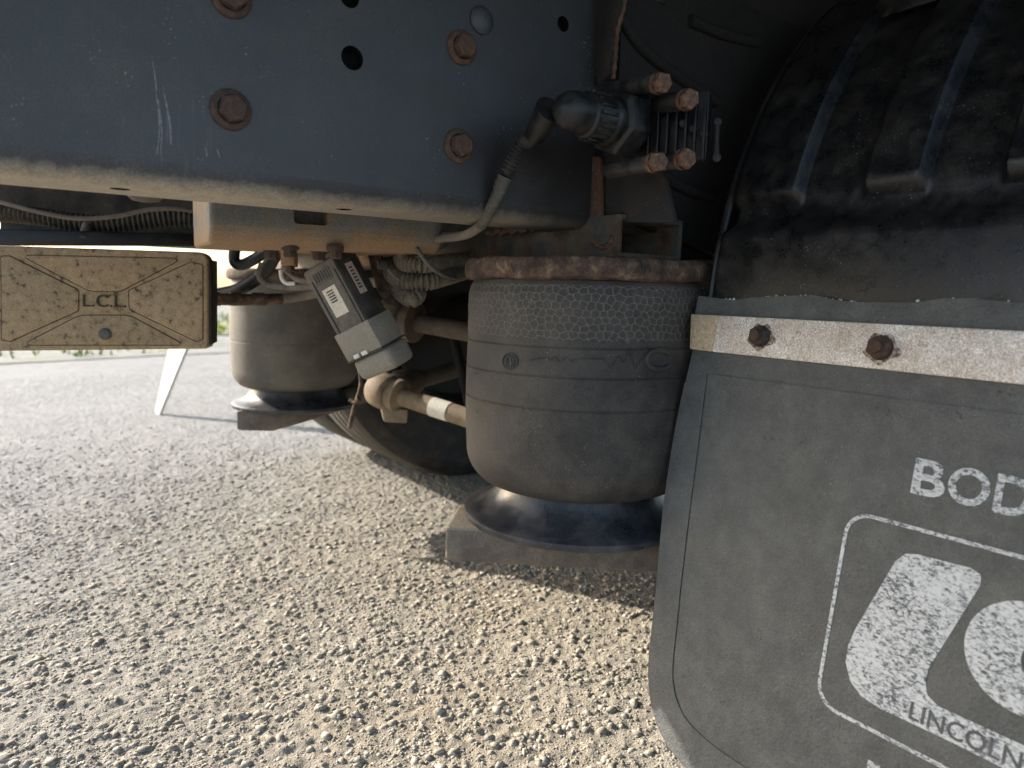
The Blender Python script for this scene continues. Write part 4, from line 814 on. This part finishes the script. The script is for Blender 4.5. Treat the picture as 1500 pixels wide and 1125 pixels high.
# logo frame line
f0u, f0v = .206, .1455; f1u, f1v = UMAX-.05, .3245; rr = .022
def rrect(u0, v0, u1, v1, r):
    out = []
    for cx_, cy_, a0_ in ((u0+r, v0+r, math.pi), (u1-r, v0+r, 1.5*math.pi), (u1-r, v1-r, 0), (u0+r, v1-r, .5*math.pi)):
        out += [(cx_+r*math.cos(a0_+k*math.pi/16), cy_+r*math.sin(a0_+k*math.pi/16)) for k in range(9)]
    return out
ro, ri = rrect(f0u, f0v, f1u, f1v, rr), rrect(f0u+.0032, f0v+.0032, f1u-.0032, f1v-.0032, rr-.003); fm = MB(); fvv = []
for (a, b), (c, d) in zip(ro, ri): fvv += [fp(a, b, .0001), fp(a, b, .0005), fp(c, d, .0005), fp(c, d, .0001)]
nn = len(ro); fm.add(fvv, [(4*i+k, 4*i+(k+1) % 4, 4*((i+1) % nn)+(k+1) % 4, 4*((i+1) % nn)+k) for i in range(nn) for k in range(4)]); fm.build('logo_frame', M['print'], fl)
# lettering
q0, q1 = fuv(1338, 721), fuv(1346, 670); ch = q0[1]-q1[1]
for ltr, xa, xb, yb in (('B', 1338, 1386, 721), ('O', 1389, 1451, 734), ('D', 1457, 1513, 751)):
    ua, ub = fuv(xa, yb-25)[0], fuv(xb, yb-15)[0]
    text_mesh(ltr, lambda u, v, w: fp(ua+u*(ub-ua), q0[1]+.001-v*ch*1.02, .0001+w), .0004, .022).build('letter', M['print'], fl)
l0 = fuv(1331, 1051)
text_mesh('LINCOLN', lambda u, v, w: fp(l0[0]+u*.079, l0[1]+.0005-v*.0145, .0006+w), .0003, .012).build('overprinted_lettering', M['flap'], fl)
text_mesh('I', lambda u, v, w: fp(fuv(1271, 1118)[0]+u*.010, fuv(1271, 1112)[1]+.028-v*.028, .0001+w), .0004, .05).build('lettering', M['print'], fl)
# crumbs of dirt along the top edge of the flap
cr = MB()
for _ in range(34):
    u = random.choice([random.uniform(.03, .09), random.uniform(.12, .2), random.uniform(.05, .35)]); c = fp(u, outer[0][1]+.003*math.sin(u*40)-.0004, random.uniform(-.006, -.002)); r = random.uniform(.0005, .0013)
    cr.add([c+r*V3(*v)*(1+.3*random.random()) for v in ico], [tuple(f) for f in icf])
cr.build('dirt_crumbs', M['tab'], fl, smooth=False)['kind'] = 'stuff'

# white board stuck in the ground beyond the truck
f0 = on(2, -.012, 231, 612); dB = (f0-CAM)@FW
wb = [P(231, 612, dB), P(271, 514, dB), P(284, 480, dB), P(258, 478, dB+.12), P(246, 515, dB+.10), P(227, 602, dB+.03)]
tag(MB().prism(wb, nrm((.6, .1, 0))*.012).build('marker_board', M['white_flap']), 'pale sunlit pointed board stuck in the ground beyond the mud-caked cover', 'board')

# bright plant on the verge, seen between the cover and the far air spring
vp = thing('verge_plant', on(2, -.01, 322, 490), 'bright yellow-green leafy plant on the verge beside the cover', 'plant')
base = on(2, -.01, 322, 490); M['leaf'] = mat('yellow_green_leaf', [(.3, (.34, .42, .01)), (.7, (.5, .55, .02))], 3, 3, .6, bump=0)
lm = MB()
for _ in range(140):
    a, r_, h_ = random.uniform(0, 6.28), random.uniform(0, .14), random.uniform(.01, .12); c = base+V3(r_*math.cos(a), r_*math.sin(a), h_); b_ = random.uniform(0, 6.28); l_ = V3(math.cos(b_), math.sin(b_), random.uniform(-.3, .6))*.035; w_ = V3(-math.sin(b_), math.cos(b_), random.uniform(-.3, .3))*.014
    lm.add([c-l_, c+w_, c+l_, c-w_], [(0, 1, 2, 3)])
lm.build('leaves', M['leaf'], vp, smooth=False)
MB().tube([base, base+V3(0, 0, .1)], .004, 6).build('stem', M['leaf'], vp)
